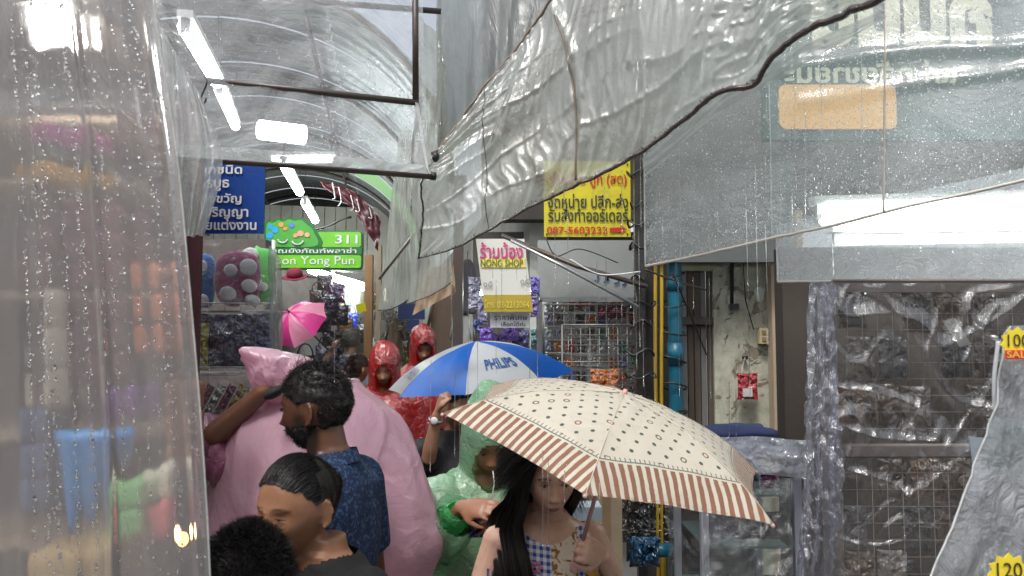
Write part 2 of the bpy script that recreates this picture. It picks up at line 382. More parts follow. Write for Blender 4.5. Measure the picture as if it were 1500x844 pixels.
# ------------------------------------------------------------ fluorescent lamps
def tube_lamp(a, b, label, fix=True, r=.017, hang=.35, LAMP=LAMP):
    a = Vector(a); b = Vector(b); L = thing('tube_lamp', label, 'lamp', (a + b) / 2, 'fluorescent tubes lit over the alley')
    MB().tube([a, b], r, 10).build('tube', LAMP, L, True); up = Vector((0, 0, 1))
    d = (b - a).normalized()
    if fix:
        ft_ = MB().beam(a + up*.045 - d*.04, b + up*.045 + d*.04, .06, .03).build('fitting', WHITEP, L)
        for q, sg in ((a, -1), (b, 1)):
            MB().beam(q + up*.035 + d*sg*.005, q - up*.025 + d*sg*.005, .04, .02).build('end_cap', WHITEP, ft_)
            MB().tube([q + up*.06, q + up*(.06 + hang)], .003, 5).build('hanger', DKMET, ft_)
    return L
tube_lamp(P(273, 40, 2.9), P(318, 120, 3.9), 'lit fluorescent tube nearest the camera, slanting behind the clear valance', r=.034)
tube_lamp(P(322, 132, 4.1), P(345, 185, 5.1), 'second lit tube in line behind the clear valance, just past the first', r=.03)
tube_lamp(A(-.8, 6.2, 3.2), A(-.8, 7.4, 3.2), 'lit tube hanging just above the green sign', r=.04)
tube_lamp(A(-.78, 7.7, 3.15), A(-.78, 8.9, 3.15), 'lit tube beyond the one above the green sign', r=.04)
tube_lamp(A(-.45, 6.6, 3.35), A(-.95, 6.7, 3.35), 'short lit tube set crosswise above the green sign', r=.03)
tube_lamp(P(380, 190, 4.6), P(446, 198, 4.6), 'wide bright lamp glowing through the middle of the clear valance', fix=False, r=.06)
tube_lamp(P(455, 396, 10.5), P(532, 420, 8.2), 'long lit tube below the green sign, deep in the alley', fix=False, r=.045)
tube_lamp(A(-.9, 13, 3.0), A(-.9, 14.2, 3.0), 'small lit tube far down the alley')
tube_lamp(P(1205, 312, 2.75), P(1620, 300, 2.75), 'long bright lamp over the rack of wrapped bags', r=.05, hang=.2, LAMP=LAMP2)
tube_lamp(P(1230, 352, 2.9), P(1600, 346, 2.9), 'lower bright lamp over the rack of wrapped bags', r=.02, hang=.2, LAMP=LAMP2)
tube_lamp(P(48, 26, 1.9), P(104, 17, 1.9), 'lit lamp over the stall behind the beaded curtain', r=.03, hang=.2, LAMP=emit('bright lamp over the left stall', (1, .98, .93), 75))
tube_lamp(P(700, 430, 5.9), P(880, 428, 5.9), 'lit lamp inside the wire grid stall', hang=.15)

# ------------------------------------------------------------ black post, pipes, peeling wall, boards
post = thing('utility_post', 'black post wrapped in cables left of the blue pipe', 'post', P(938, 620, 4.3).xy.to_3d())
a = P(939, 620, 4.3); MB().box((a.x, 4.3, 2.1), (.055, .055, 4.2)).build('shaft', pbr('black wet post', (.02, .018, .017), .35, bump=.5, bs=30), post)
for k in range(14):
    z = 1.0 + k * .145 + random.uniform(-.03, .03); w = random.uniform(.05, .11)
    pts = [(a.x + w * .9 * math.cos(t), 4.3 + .05 * math.sin(t), z + .02 * math.sin(3 * t + k)) for t in np.linspace(0, 2 * math.pi, 16)]
    MB().tube(pts, random.uniform(.004, .009), 6).build('cable_tie', BLACK, post, True)
pm = pbr('blue pvc', (.008, .13, .21), .35, var=.35, vs=7, dirt=(.05, .06, .07), dirt_amt=.5)
pipe = thing('water_pipe', 'thick blue plastic pipe strapped upright beside the boards', 'pipe', P(989, 620, 4.6).xy.to_3d())
a = P(989, 500, 4.6)
MB().tube([(a.x, 4.6, z) for z in (0, .8, 1.6, 2.25, 2.33)], .043, 18).build('pipe_run', pm, pipe, True)
MB().tube([(a.x, 4.6, z) for z in (1.62, 1.76)], .050, 18).build('coupling', pm, pipe, True)
MB().tube([(a.x, 4.6, z) for z in (2.08, 2.16)], .050, 18).build('coupling', pm, pipe, True)
for k in range(9):
    z = 1.15 + k * .17; pts = [(a.x - .02 + .085 * math.cos(t), 4.59 + .06 * math.sin(t), z + .025 * math.cos(t + k)) for t in np.linspace(0, 2 * math.pi, 18)]
    MB().tube(pts, .006, 5).build('strap', BLACK, pipe, True)
ym = pbr('yellow conduit', (.55, .36, .02), .4, dirt=(.2, .14, .05), dirt_amt=.3)
for i, px in enumerate((961, 969)):
    c = P(px, 500, 4.55); pts = [(c.x + .006 * math.sin(z * 3 + i), 4.55, z) for z in np.linspace(.9, 2.3, 20)]
    o = MB().tube([(c.x, 4.55, .0)] + pts, .011, 8).build('conduit', ym, None, True)
    tag(o, ['yellow conduit nearest the black post, running up the wall', 'yellow conduit right beside the blue pipe'][i], 'conduit')
w = thing('wall', 'pale wall of peeling cracked paint with a socket and a hung red pouch', 'wall', P(1088, 620, 4.8).xy.to_3d())
_t = NT('peeling paint'); v = _t.coord('Object')
n1 = _t.noise(v, 5.2, 12, .72, .9); n2 = _t.noise(v, 14, 6, .7); pz = _t.smooth(n1, .55, .575)
base = _t.mix(_t.smooth(n2, .4, .7), (.50, .50, .41), (.36, .36, .28)); base = _t.mix(pz, base, _t.mix(n2, (.16, .13, .09), (.36, .32, .25)))
base = _t.mix(_t.smooth(_t.noise(v, 1.6, 6, .7), .55, .75), base, (.10, .085, .06))
cr = _t.smooth(_t.math('ABSOLUTE', _t.math('SUBTRACT', _t.noise(v, 1.7, 8, .6, .8), .5)), .0, .004); base = _t.mix(_t.math('MULTIPLY', _t.smooth(_t.noise(_t.coord('Object', (1, 1, .25)), 9, 7, .7), .5, .75), .6), base, (.17, .125, .075))
p = _t.n('ShaderNodeBsdfPrincipled', {'Base Color': base, 'Roughness': .75}); _t.put(p, 'Normal', _t.bump(_t.math('SUBTRACT', _t.math('MULTIPLY', n2, .4), pz), .8, .012, _t.bump(n2, .4, .01)))
PEEL = _t.end(p)
x0 = P(1046, 500, 4.8).x; x1 = P(1131, 500, 4.8).x; nx, nzz = 26, 130
G = [[Vector((x0 + (x1 - x0) * i / nx, 4.8 - .006 * max(0, nz(i * .35, j * .12, 3)), j * 2.95 / nzz)) for i in range(nx + 1)] for j in range(nzz + 1)]
G2 = MB().grid(G); G2.box(((x0 + x1) / 2, 4.88, 1.475), (x1 - x0 - .002, .14, 2.948)); G2.build('plaster', PEEL, w)
for k, (px, py) in enumerate(((1062, 380), (1090, 375), (1072, 440), (1112, 430), (1108, 372))):
    c = P(px, py, 4.79); vs = [c + Vector((.045 * math.cos(t) * random.uniform(.5, 1.2), -.012 * max(0, math.sin(t)), .06 * math.sin(t) * random.uniform(.6, 1.2))) for t in np.linspace(0, 5.6, 9)]
    MB().add(vs, [tuple(range(9))]).build('paint_flake', pbr('paint flake', (.62, .66, .6), .7), w)
sk = thing('wall_socket', 'yellowed socket box on the peeling wall with a black wire', 'socket', P(1117, 492, 4.75))
c = P(1117, 492, 4.76); bx_ = MB().box(c, (.056, .05, .10)).build('socket_box', pbr('yellowed plastic', (.55, .47, .28), .45), sk)
for dz in (.022, -.022): MB().box(c + Vector((0, -.027, dz)), (.026, .008, .026)).build('outlet', pbr('dark ivory', (.25, .2, .12), .5), bx_)
MB().tube([c + Vector((-.02, 0, .05)), c + Vector((-.06, -.01, .04)), P(1092, 440, 4.76), P(1089, 395, 4.76), P(1090, 350, 4.76), P(1091, 290, 4.76)], .004, 6).build('wire', BLACK, sk, True)
hb = thing('conduit', 'thin black metal conduit ending in an elbow on the peeling wall', 'conduit', P(1073, 440, 4.75))
MB().tube([P(1072, 250, 4.76), P(1072, 445, 4.76)], .012, 8).build('pipe_run', DKMET, hb, True); MB().box(P(1075, 449, 4.76), (.055, .04, .035)).build('elbow', DKMET, hb)
rp = thing('pouch', 'small red plastic pouch with a white tag hung by string on the peeling wall', 'pouch', P(1095, 565, 4.7))
def pillow(m, c, w, h, t, seed=0, n=12, crum=.012, mi=0, ux=None):
    """crumpled stuffed packet"""
    c = Vector(c); ux = ux or Vector((1, 0, 0)); uy = Vector((-ux.y, ux.x, 0)); 
    for s in (-1, 1):
        G = []
        for j in range(n + 1):
            row = []
            for i in range(n + 1):
                a = i / n * 2 - 1; b = j / n * 2 - 1; e = max(0, (1 - a**4) * (1 - b**4)); k = nz(a * 2.6 + seed * 7.1, b * 2.6, seed + s) ; k2 = abs(nz(a * 5 + seed, b * 5, s))
                row.append(c + ux * (a * w / 2 * (1 - .06 * (1 - b * b))) + uy * (s * (t * e * (.5 + .5 * k) + .0008) + (0 if e == 0 else crum * (k2 - .2) * e)) + Vector((0, 0, b * h / 2 * (1 - .05 * (1 - a * a)))))
            G.append(row if s < 0 else row[::-1])
        m.grid(G, mi)
    return m
FOIL_C = {}
def foil(col, rough=.18, metal=.0, crack=.8, name=None):
    k = (tuple(round(c, 3) for c in col), rough, metal)
    if k in FOIL_C: return FOIL_C[k]
    t = NT(name or 'crinkled film over goods'); v = t.coord('Object'); nn = t.n('ShaderNodeTexNoise', {'Vector': v, 'Scale': 9, 'Detail': 3}); va = t.n('ShaderNodeVectorMath', operation='MULTIPLY_ADD'); t.put(va, 0, nn.outputs['Color']); t.put(va, 1, (.15, .15, .15)); t.put(va, 2, v)
    f = t.vor(va.outputs[0], 22, 'F1', 'Distance'); f2 = t.vor(va.outputs[0], 55); nrm = t.bump(f2, crack * .6, .02, t.bump(f, crack, .05))
    base = t.mix(t.noise(v, 7, 4), tuple(c * .55 for c in col), tuple(min(1, c * 1.25) for c in col))
    p = t.n('ShaderNodeBsdfPrincipled', {'Base Color': base, 'Roughness': rough, 'Metallic': metal, 'Normal': nrm, 'Coat Weight': .8}); t.put(p, 'Coat Roughness', .08); t.put(p, 'Coat Normal', nrm)
    FOIL_C[k] = t.end(p); return FOIL_C[k]
pillow(MB(), P(1095, 566, 4.7), .13, .17, .02, 3).build('bag', foil((.42, .035, .05)), rp, True)
MB().box(P(1095, 575, 4.672), (.06, .006, .05)).build('tag', WHITEP, rp); MB().tube([P(1086, 546, 4.7), P(1091, 524, 4.75), P(1103, 546, 4.7)], .003, 5).build('string', pbr('pale string', (.5, .45, .38)), rp)
MB().box(P(1091, 524, 4.77), (.03, .03, .02)).build('nail', DKMET, rp)
# door frame and plank doors
df = thing('door_frame', 'worn wooden door frame right of the peeling wall', 'door frame', P(1134, 620, 4.7).xy.to_3d())
for px, wd, m_ in ((1134, .05, PALEW), (1150, .085, OLDW), (1170, .05, PALEW)):
    c = P(px, 500, 4.72); MB().box((c.x, 4.72, 1.3), (wd, .09, 2.6)).build('jamb', m_, df)
dr = thing('plank_door', 'dark weathered plank shutter between the blue pipe and the peeling wall', 'door', P(1022, 620, 4.8).xy.to_3d())
for i in range(5):
    c0 = P(1000 + i * 9.6, 500, 4.8).x; wd = .038; MB().box((c0 + wd / 2, 4.85 + .008 * (i % 2), 1.3), (wd - .003, .03, 2.6)).build('plank', OLDW if i % 3 else pbr('grey timber', (.19, .185, .18), .75, streak=True, dirt=(.05, .04, .03)), dr)
for z in (1.1, 1.9, 2.45): MB().box((P(1023, 500, 4.8).x, 4.815, z), (.2, .015, .05)).build('batten', OLDW, dr)
c = P(1022, 400, 4.7); tag(MB().box((c.x, 4.74, P(1000, 385, 4.7).z), (.21, .03, .10)).build('notice_board', pbr('stained cream board', (.35, .34, .24), .7, dirt=(.12, .08, .04))), 'stained cream strip board at the top of the dark plank shutter', 'board')
# diagonal poles + cables in front of the grey fascia
pl = tag(MB().tube([P(735, 345, 4.4), P(845, 390, 4.35), P(948, 420, 4.2)], .014, 8).build('support_pole', STEEL, None, True), 'brown upper support pole running down towards the black post', 'pole')
pl = tag(MB().tube([P(748, 352, 4.3), P(830, 393, 4.3), P(935, 450, 4.2)], .010, 8).build('support_pole', GALV, None, True), 'thin silver lower support pole crossing the grey fascia', 'pole')
def cable(pts, r, label, mat=BLACK):
    return tag(MB().tube(resamp(pts, 26), r, 6).build('cable', mat, None, True), label, 'cable')
cable([P(835, 380, 4.3), P(880, 402, 4.25), P(938, 398, 4.2)], .004, 'pale thin cable looping from the support poles to the black post', WHITEP)
cable([P(946, 395, 4.2), P(985, 410, 4.3), P(1035, 425, 4.6)], .006, 'brown cable from the black post across the blue pipe', STEEL)
cable([P(800, 350, 4.9), P(815, 375, 4.9), P(850, 365, 4.9), P(905, 385, 4.8)], .004, 'dark cable sagging under the yellow sign')
cable([P(985, 400, 4.5), P(1015, 470, 4.6), P(1035, 520, 4.7)], .005, 'black cable slanting over the plank shutter')
# grey fascia and frame of the wire grid stall
fa = thing('fascia_board', 'grey painted fascia board over the wire grid stall', 'fascia', P(860, 390, 5.0))
board_px(788, 352, 944, 438, 5.1, .03).build('panel', pbr('grey fascia paint', (.34, .36, .36), .5, var=.15, dirt=(.2, .2, .18), dirt_amt=.4), fa)
for k, px in enumerate((875, 888, 903, 915)): text_px('♪' if k == 0 else ['♫', '♩', '♪'][k - 1], px - 4, 400 + k * 2, px + 4, 413 + k * 2, 5.09, pbr('blue note paint', (.03, .10, .25)), fa)
stall = thing('stall_frame', 'silver frame around the wire grid stall', 'stall frame', P(860, 570, 5.0).xy.to_3d())
for px, py0 in ((790, 436), (938, 436)): c = P(px, 440, 5.05); MB().box((c.x, 5.05, c.z / 2), (.04, .04, c.z)).build('upright', GALV, stall)
a = P(790, 439, 5.05); b = P(938, 439, 5.05); MB().beam(a, b, .04, .03).build('rail', GALV, stall)
# ============================================================ wire grids (racks)
def wire_grid(name, label, cat, x0, y0, x1, y1, d, sx, sy, r, mat, frame_r=.006):
    t = thing(name, label, cat, P((x0 + x1) / 2, y1, d)); a = P(x0, y1, d); b = P(x1, y0, d); m = MB()
    nx = max(2, round((b.x - a.x) / sx)); ny = max(2, round((b.z - a.z) / sy))
    for i in range(nx + 1): x = a.x + (b.x - a.x) * i / nx; m.tube([(x, d, a.z), (x, d, b.z)], r, 5)
    for j in range(ny + 1): z = a.z + (b.z - a.z) * j / ny; m.tube([(a.x, d - r * 2, z), (b.x, d - r * 2, z)], r, 5)
    o = m.build('wire_mesh', mat, t, True); o['kind'] = 'stuff'
    for q in (((a.x, a.z), (a.x, b.z)), ((b.x, a.z), (b.x, b.z)), ((a.x, b.z), (b.x, b.z)), ((a.x, a.z), (b.x, a.z))):
        MB().tube([(q[0][0], d - .006, q[0][1]), (q[1][0], d - .006, q[1][1])], frame_r, 6).build('frame_rod', mat, t, True)
    return t
wire_grid('wire_grid', 'upper wire grid panel of the stall under the grey fascia', 'wire grid', 796, 446, 934, 530, 5.0, .075, .055, .0018, WIRE)
wire_grid('wire_grid', 'lower closer wire grid panel of the stall with wide squares', 'wire grid', 824, 476, 932, 640, 4.7, .062, .062, .0024, WIRE)
rackm = pbr('dull pinkish steel', (.20, .165, .155), .45, metal=.3, dirt=(.12, .09, .07))
wire_grid('wire_grid', 'tall wire grid of the wrapped bag rack, above its middle rail', 'wire grid', 1224, 412, 1700, 652, 2.3, .047, .05, .0011, rackm)
wire_grid('wire_grid', 'tall wire grid of the wrapped bag rack, below its middle rail', 'wire grid', 1226, 668, 1700, 1300, 2.3, .047, .05, .0011, rackm)
rk = thing('display_rack', 'pinkish steel rack frame holding the two tall wire grids', 'rack', P(1212, 900, 2.3).xy.to_3d())
c = P(1212, 500, 2.28); MB().box((c.x, 2.28, .985), (.04, .04, 1.97)).build('upright', rackm, rk); c2 = P(1705, 500, 2.28); MB().box((c2.x, 2.28, .985), (.04, .04, 1.97)).build('upright', rackm, rk)
a = P(1222, 660, 2.28); MB().beam((c.x + .02, 2.28, a.z), (c2.x - .02, 2.28, a.z), .03, .03).build('middle_rail', rackm, rk); MB().beam((c.x + .02, 2.28, 1.955), (c2.x - .02, 2.28, 1.955), .03, .03).build('top_rail', rackm, rk)
# ============================================================ plastic sheets and their frames
def T(G): return [list(r) for r in zip(*G)]
def edge_tube(G, which, r, name, mat, parent, n=50, off=0):
    if which == 'bottom': pts = [gp(G, i / n, 1) for i in range(n + 1)]
    elif which == 'top': pts = [gp(G, i / n, 0) for i in range(n + 1)]
    elif which == 'left': pts = [gp(G, 0, i / n) for i in range(n + 1)]
    else: pts = [gp(G, 1, i / n) for i in range(n + 1)]
    pts = [p + Vector((0, off, 0)) for p in pts]; k = len(pts)
    rs = [r[0] + (r[1] - r[0]) * i / (k - 1) for i in range(k)] if isinstance(r, tuple) else [r] * k
    rs = [q * (1 + .3 * nz(i * .7, 1)) for i, q in enumerate(rs)]
    return MB().tube(pts, rs, 8).build(name, mat, parent, True)
HEMW = pbr('whitish welded hem', (.62, .58, .53), .4, var=.3, dirt=(.35, .24, .16), dirt_amt=.6)
HEMD = pbr('wet dark brown binding', (.035, .018, .014), .25, bump=.6, bs=80, coat=.5)
HEMB = pbr('brown stained seam', (.16, .12, .09), .45, var=.5, vs=20)
SEAMW = plastic('pale welded seam', milk=.75, col=(.85, .87, .86), rough=.15)

def ridge(x, k): return max(0, 1 - abs(x) * k) ** 2
# ---- beaded curtain nearest the camera
def fA(u, v):   # u down, v across (before transposing)
    x = v
    return .010 * math.exp(-((x - .66 - .02 * math.sin(u * 5)) / .012) ** 2) + .02 * nz(x * 4, u * 1.5, 1) + .006 * nz(x * 14, u * 3, 5) + .008 * math.exp(-((x - .96) / .01) ** 2)
G = T(ruled([(-170, -150, .86), (-170, 400, .86), (-170, 900, .86), (-170, 1500, .86), (-160, 2000, .86)],
            [(212, -150, .98), (225, 0, .98), (241, 110, .98), (262, 250, .98), (285, 500, .98), (297, 650, .98), (308, 844, .98), (325, 1300, .98), (330, 2000, .98)], nu=150, nv=110, fold=fA))
MA = plastic('milky beaded vinyl', milk=.37, col=(.82, .78, .76), tint=(.96, .93, .92), rough=.10, wr=.35, wrs=4, wr_stretch=(1, 1, .3), blur=.24, blurmix=.9, spec=.06, milk_var=.35, drops=.35, drop_scale=420)
s = sheet('plastic_curtain', G, MA); tag(s, 'milky hanging plastic curtain beaded with rows of raindrops, nearest the camera', 'plastic sheet')
cols = [random.uniform(.42, .985) for _ in range(34)]
add_drops(G, s, 2600, .0006, .0021, cols, seed=3, ur=(.4, 1), vr=(.05, .52), stretch=1.4)
add_drops(G, s, 1300, .0004, .0012, None, seed=4, ur=(.42, .99), vr=(.07, .5), stretch=1.2)
edge_tube(G, 'right', .0012, 'edge', SEAMW, s)

# ---- valance window in its steel frame
fr = thing('rod_awning', 'brown steel rod frame holding the clear valance over the alley mouth', 'awning frame', P(430, 130, 1.86))
MB().tube([P(232, 111, 1.80), P(430, 131, 1.86), P(613, 151, 1.92)], .0085, 12).build('middle_rod', STEEL, fr, True)
MB().tube([P(608, -60, 1.92), P(609, 153, 1.92)], .0085, 12).build('corner_rod', STEEL, fr, True)
MB().tube([P(225, 229, 1.80), P(430, 243, 1.86), P(634, 259, 1.93)], .008, 12).build('lower_rod', STEEL, fr, True)
MB().tube([P(250, -14, 1.9), P(646, 17, 2.0)], .008, 12).build('upper_rod', STEEL, fr, True)
MB().tube([P(631, 258, 1.93), P(638, 258.5, 1.935)], .011, 12).build('rod_cap', BLACK, fr, True)
def fB(u, v): return .012 * nz(u * 3, v * 2, 2) + .004 * nz(u * 9 + v * 6, v * 5, 4) + .012 * math.exp(-((u - .12) / .05) ** 2)
G = ruled([(212, -80, 1.78), (430, -80, 1.86), (616, -80, 1.93)], [(255, 229, 1.79), (430, 241, 1.85), (628, 254, 1.93)], nu=90, nv=70, fold=fB)
MBm = plastic('clear scratched vinyl', milk=.27, col=(.95, .97, .99), tint=(.93, .96, .97), rough=.05, wr=.45, wrs=3.2, drops=.35, drop_scale=300, dirt=(.25, .24, .23), dirt_amt=.35, spec=.09, milk_var=.8)
s = sheet('clear_valance', G, MBm); tag(s, 'clear scratched plastic valance stretched in the steel frame over the alley', 'plastic sheet')
add_drops(G, s, 900, .0006, .0022, None, seed=9, ur=(.55, .99), vr=(.62, .98))
G2 = ruled([(256, 211, 1.775), (430, 223, 1.835), (622, 242, 1.91)], [(258, 229, 1.775), (430, 240, 1.835), (627, 255, 1.91)], nu=70, nv=6, fold=lambda u, v: .003 * nz(u * 18, v, 3))
sheet('hem_band', G2, plastic('folded vinyl hem', milk=.55, col=(.66, .70, .70), rough=.12, wr=.6, wrs=14), s)
G3 = ruled([(608, 150, 1.905), (613, 151, 1.905)], [(624, 244, 1.905), (629, 255, 1.905)], nu=4, nv=12); sheet('side_hem', G3, SEAMW, s)
# gathered corner hanging from an S hook
def fH(u, v): return .02 * math.sin(v * 22 + u * 4) * (.25 + u * .5) + .01 * nz(u * 5, v * 9)
G = T(ruled([(236, 40, 1.66), (246, 190, 1.66), (256, 350, 1.66)], [(299, 150, 1.72), (326, 235, 1.7), (300, 344, 1.68)], nu=50, nv=46, fold=fH))
s = sheet('gathered_plastic', G, plastic('gathered milky vinyl', milk=.45, col=(.74, .78, .78), rough=.08, wr=.5, wrs=12)); tag(s, 'milky plastic gathered up to the black hook over the blue sign', 'plastic sheet')
hk = [P(299, 113, 1.78), P(303, 119, 1.765), P(301, 128, 1.765), P(297, 137, 1.765), P(294.5, 146, 1.765), P(297, 152, 1.765), P(301, 149, 1.765), P(302, 144, 1.765)]
tag(MB().tube(resamp(hk, 30), .0022, 8).build('s_hook', BLACK, None, True), 'small black S hook on the middle rod of the valance frame', 'hook')
tag(MB().tube(resamp([P(232, 28, 2.0), P(248, 42, 2.1), P(262, 50, 2.4), P(274, 40, 2.8)], 20), .003, 6).build('cord', BLACK, None, True), 'black cord hanging by the first lit tube', 'cord')

# ---- the large awning sheet
def fC0(u, v): return .03 * nz(u * 2, v * 1.5, 7) + .012 * nz(u * 16, v * 1.2, 2)
G = ruled([(638, -150, 2.75), (760, -150, 2.75), (900, -150, 2.7)], [(640, 235, 2.62), (720, 175, 2.6), (830, 60, 2.55)], nu=70, nv=50, fold=fC0)
s = sheet('backing_sheet', G, plastic('grey backing sheet', milk=.86, col=(.30, .33, .33), tint=(.7, .75, .76), rough=.22, wr=.4, wrs=4, wr_stretch=(3, 3, .5), dirt=(.22, .2, .17), dirt_amt=.3, base_trans=.75))
tag(s, 'flat grey plastic sheet behind the brown slanting seam', 'plastic sheet')
def fC(u, v):
    a = math.atan2(v - .05, u + .06); r = math.hypot(u + .06, v - .05); near = max(0, 1 - r * 2.2)
    f = (.030 * nz(a * 7, r * 1.1, 3) + .014 * nz(a * 19, r * 1.6, 8)) * near * min(1, r * 6)
    f += .055 * nz(u * 2.6, v * 2.0, 12) + .03 * math.sin(v * math.pi) + .012 * nz(u * 9 + v * 2, v * 1.6, 4)
    w = u * 10 + 1.1 * v + .5 * nz(u * 3, v * 3, 40)
    f += .008 * ridge(nz(w, v * .9, 31), 3.4) + .006 * ridge(nz(w * 2.1 + 3, v * 1.5, 33), 3.2) + .004 * ridge(nz(w * 4.3, v * 2.5, 35), 3) + .005 * ridge(nz(u * 7 - v * 3, v * 5, 37), 4)
    f += .012 * math.exp(-((u - .36 - .05 * math.sin(v * 3)) / .01) ** 2)
    if u > .62: f += (u - .62) * (.06 * nz(u * 26, v * 20, 6) + .05 * ridge(nz(u * 18 + v * 4, v * 14, 9), 3))
    return f
TOPC = [(638, 228, 2.30), (700, 135, 2.32), (762, 58, 2.32), (815, -2, 2.3), (900, -90, 2.2), (1080, -150, 2.0), (1330, -170, 1.75)]
BOTC = [(617, 380, 2.30), (660, 369, 2.3), (700, 352, 2.29), (790, 303, 2.25), (870, 263, 2.17), (935, 226, 2.08), (990, 182, 2.0), (1050, 138, 1.9), (1088, 132, 1.86), (1110, 120, 1.83), (1133, 82, 1.78), (1180, 52, 1.72), (1250, 26, 1.62), (1300, 6, 1.55)]
G = ruled(TOPC, BOTC, nu=280, nv=160, fold=fC)
MCm = plastic('milky awning vinyl', milk=.70, col=(.70, .72, .66), tint=(.86, .9, .88), rough=.09, wr=.34, wrs=4.5, wr_stretch=(1.6, 1, .6), drops=.18, drop_scale=260, dirt=(.27, .21, .14), dirt_amt=.8, spec=.12, milk_var=.45, base_trans=.7)
s = sheet('awning_sheet', G, MCm); tag(s, 'large sagging milky plastic awning with a dark brown lower edge', 'plastic sheet')
edge_tube(G, 'bottom', (.002, .0095), 'lower_binding', HEMD, s, n=120)
edge_tube(G, 'top', (.004, .008), 'upper_seam', HEMB, s, n=80)
edge_tube(G, 'left', .003, 'side_seam', HEMD, s)
MB().tube([gp(G, .36 + .035 * math.sin(v * 3.2), v) + Vector((0, -.004, 0)) for v in np.linspace(.12, .98, 40)], .0035, 6).build('stained_seam', HEMB, s, True)
MB().tube([gp(G, .165, v) + Vector((0, -.003, 0)) for v in np.linspace(.0, 1, 40)], .0012, 6).build('stitched_seam', DKMET, s, True)
MB().ell(P(638, 230, 2.28), (.012, .012, .016)).build('knot', BLACK, s, True)
add_drops(G, s, 2000, .0006, .0019, None, seed=19)
# beads along the dark edge and streams falling from it
m = drop_mesh(G, 240, .002, .0042, None, seed=23, vr=(.985, 1.0), stretch=1.8, ur=(0, .9)); o = m.build('edge_drops', WATER, s, True); o['kind'] = 'stuff'
AW = G
# torn clear flaps tied under the dark edge
def flap(top, bot, label, milk=.3, amp=.012, nu=36, nv=24, d=None, mat=None, group=None, hem=None, fold=None):
    G = ruled(top, bot, nu=nu, nv=nv, fold=fold or (lambda u, v: amp * nz(u * 7, v * 3, len(label)) + amp * .5 * nz(u * 17, v * 4, 3)))
    s = sheet('plastic_sheet', G, mat or plastic('clear crumpled vinyl %.2f' % milk, milk=milk, col=(.70, .73, .72), rough=.06, wr=.7, wrs=9, drops=.2, drop_scale=240, dirt=(.3, .25, .2), dirt_amt=.25))
    tag(s, label, 'plastic sheet', group)
    if hem: edge_tube(G, 'bottom', hem[0], 'hem', hem[1], s)
    return s, G
flap([(940, 232, 2.2), (1050, 145, 2.1), (1130, 90, 2.0), (1290, 15, 1.8)], [(945, 260, 2.2), (1060, 165, 2.1), (1160, 105, 2.0), (1300, 25, 1.8)], 'narrow greenish strip of film just under the dark binding', .45)
# hanging narrow sheets between alley and awning
MSm = plastic('yellowed milky strip', milk=.62, col=(.66, .68, .62), tint=(.9, .92, .88), rough=.1, wr=.5, wrs=7, wr_stretch=(2.5, 2.5, .4), dirt=(.3, .24, .17), dirt_amt=.4, base_trans=.7)
flap([(612, 20, 2.5), (645, 60, 2.5), (650, 120, 2.5)], [(598, 445, 2.9), (632, 432, 2.9), (662, 414, 2.9)], 'long yellowed plastic strip hanging under the knot of the awning', mat=MSm, hem=(.002, DKMET), nv=60, amp=.02)
flap([(584, 200, 3.5), (598, 190, 3.5), (603, 190, 3.5)], [(554, 455, 3.6), (575, 452, 3.6), (600, 438, 3.6)], 'narrower plastic strip beside the end cap of the lower rod', mat=MSm, hem=(.003, DKMET), nv=50, amp=.02)
flap([(618, 395, 3.2), (664, 385, 3.2)], [(604, 462, 3.2), (668, 428, 3.2)], 'brownish plastic flap below the yellowed strip', mat=pbr('brown stained sheet', (.36, .26, .17), .4, var=.4), nv=16)
tag(MB().tube([P(556, 408, 3.3), P(592, 362, 3.1), P(634, 310, 2.8)], .007, 8).build('support_pole', pbr('pale dirty pole', (.36, .33, .29), .4), None, True), 'pale slanting pole tied in front of the plastic strips', 'pole')
MB().tube([P(566, 245, 3.4), P(570, 300, 3.4), P(560, 345, 3.4)], .002, 5)

# ---- clear rain-beaded awning over the rack
def fD(u, v):
    f = .02 * nz(u * 3, v * 2, 21) + .006 * nz(u * 14, v * 2, 2)
    f += .018 * math.exp(-((v - .56 - .35 * (u - .45) ** 2) / .02) ** 2) * (1 if u > .3 else .3) + .012 * math.exp(-((v - .66) / .018) ** 2) * (1 if u > .33 else 0)
    f += .010 * math.exp(-((u - .12 - .05 * v) / .012) ** 2) - .014 * math.exp(-((u - .325) / .006) ** 2)
    return f
G = ruled([(940, -200, 2.32), (1130, -200, 2.2), (1330, -200, 2.05), (1560, -200, 1.85), (1750, -200, 1.75)],
          [(945, 390, 2.32), (1040, 370, 2.26), (1130, 349, 2.18), (1230, 328, 2.1), (1330, 302, 2.0), (1420, 283, 1.93), (1500, 264, 1.86), (1750, 205, 1.7)], nu=170, nv=110, fold=fD)
MDm = plastic('rain beaded clear vinyl', milk=.22, col=(.97, .99, 1), tint=(.88, .94, .93), rough=.06, wr=.3, wrs=4, drops=1.0, drop_scale=130, spec=.10, milk_var=.6)
s = sheet('clear_awning', G, MDm); tag(s, 'clear plastic awning thick with fine raindrops over the reversed sign', 'plastic sheet')
edge_tube(G, 'bottom', .0042, 'lower_hem', HEMW, s, n=90); edge_tube(G, 'left', .0025, 'side_hem', SEAMW, s)
for uu, rr in ((.5055, .0042), (.088, .0018)):
    MB().tube([gp(G, uu + .0 * v, v) + Vector((0, -.004, 0)) for v in np.linspace(0, 1, 50)], rr, 8, flat=.5).build('welded_seam', SEAMW if rr < .003 else HEMW, s, True)
add_drops(G, s, 7000, .0006, .0018, None, seed=31, ur=(0, .78), vr=(.3, 1), stretch=1.25)
add_drops(G, s, 500, .0015, .003, None, seed=32, ur=(0, .78), vr=(.3, 1), stretch=1.6)
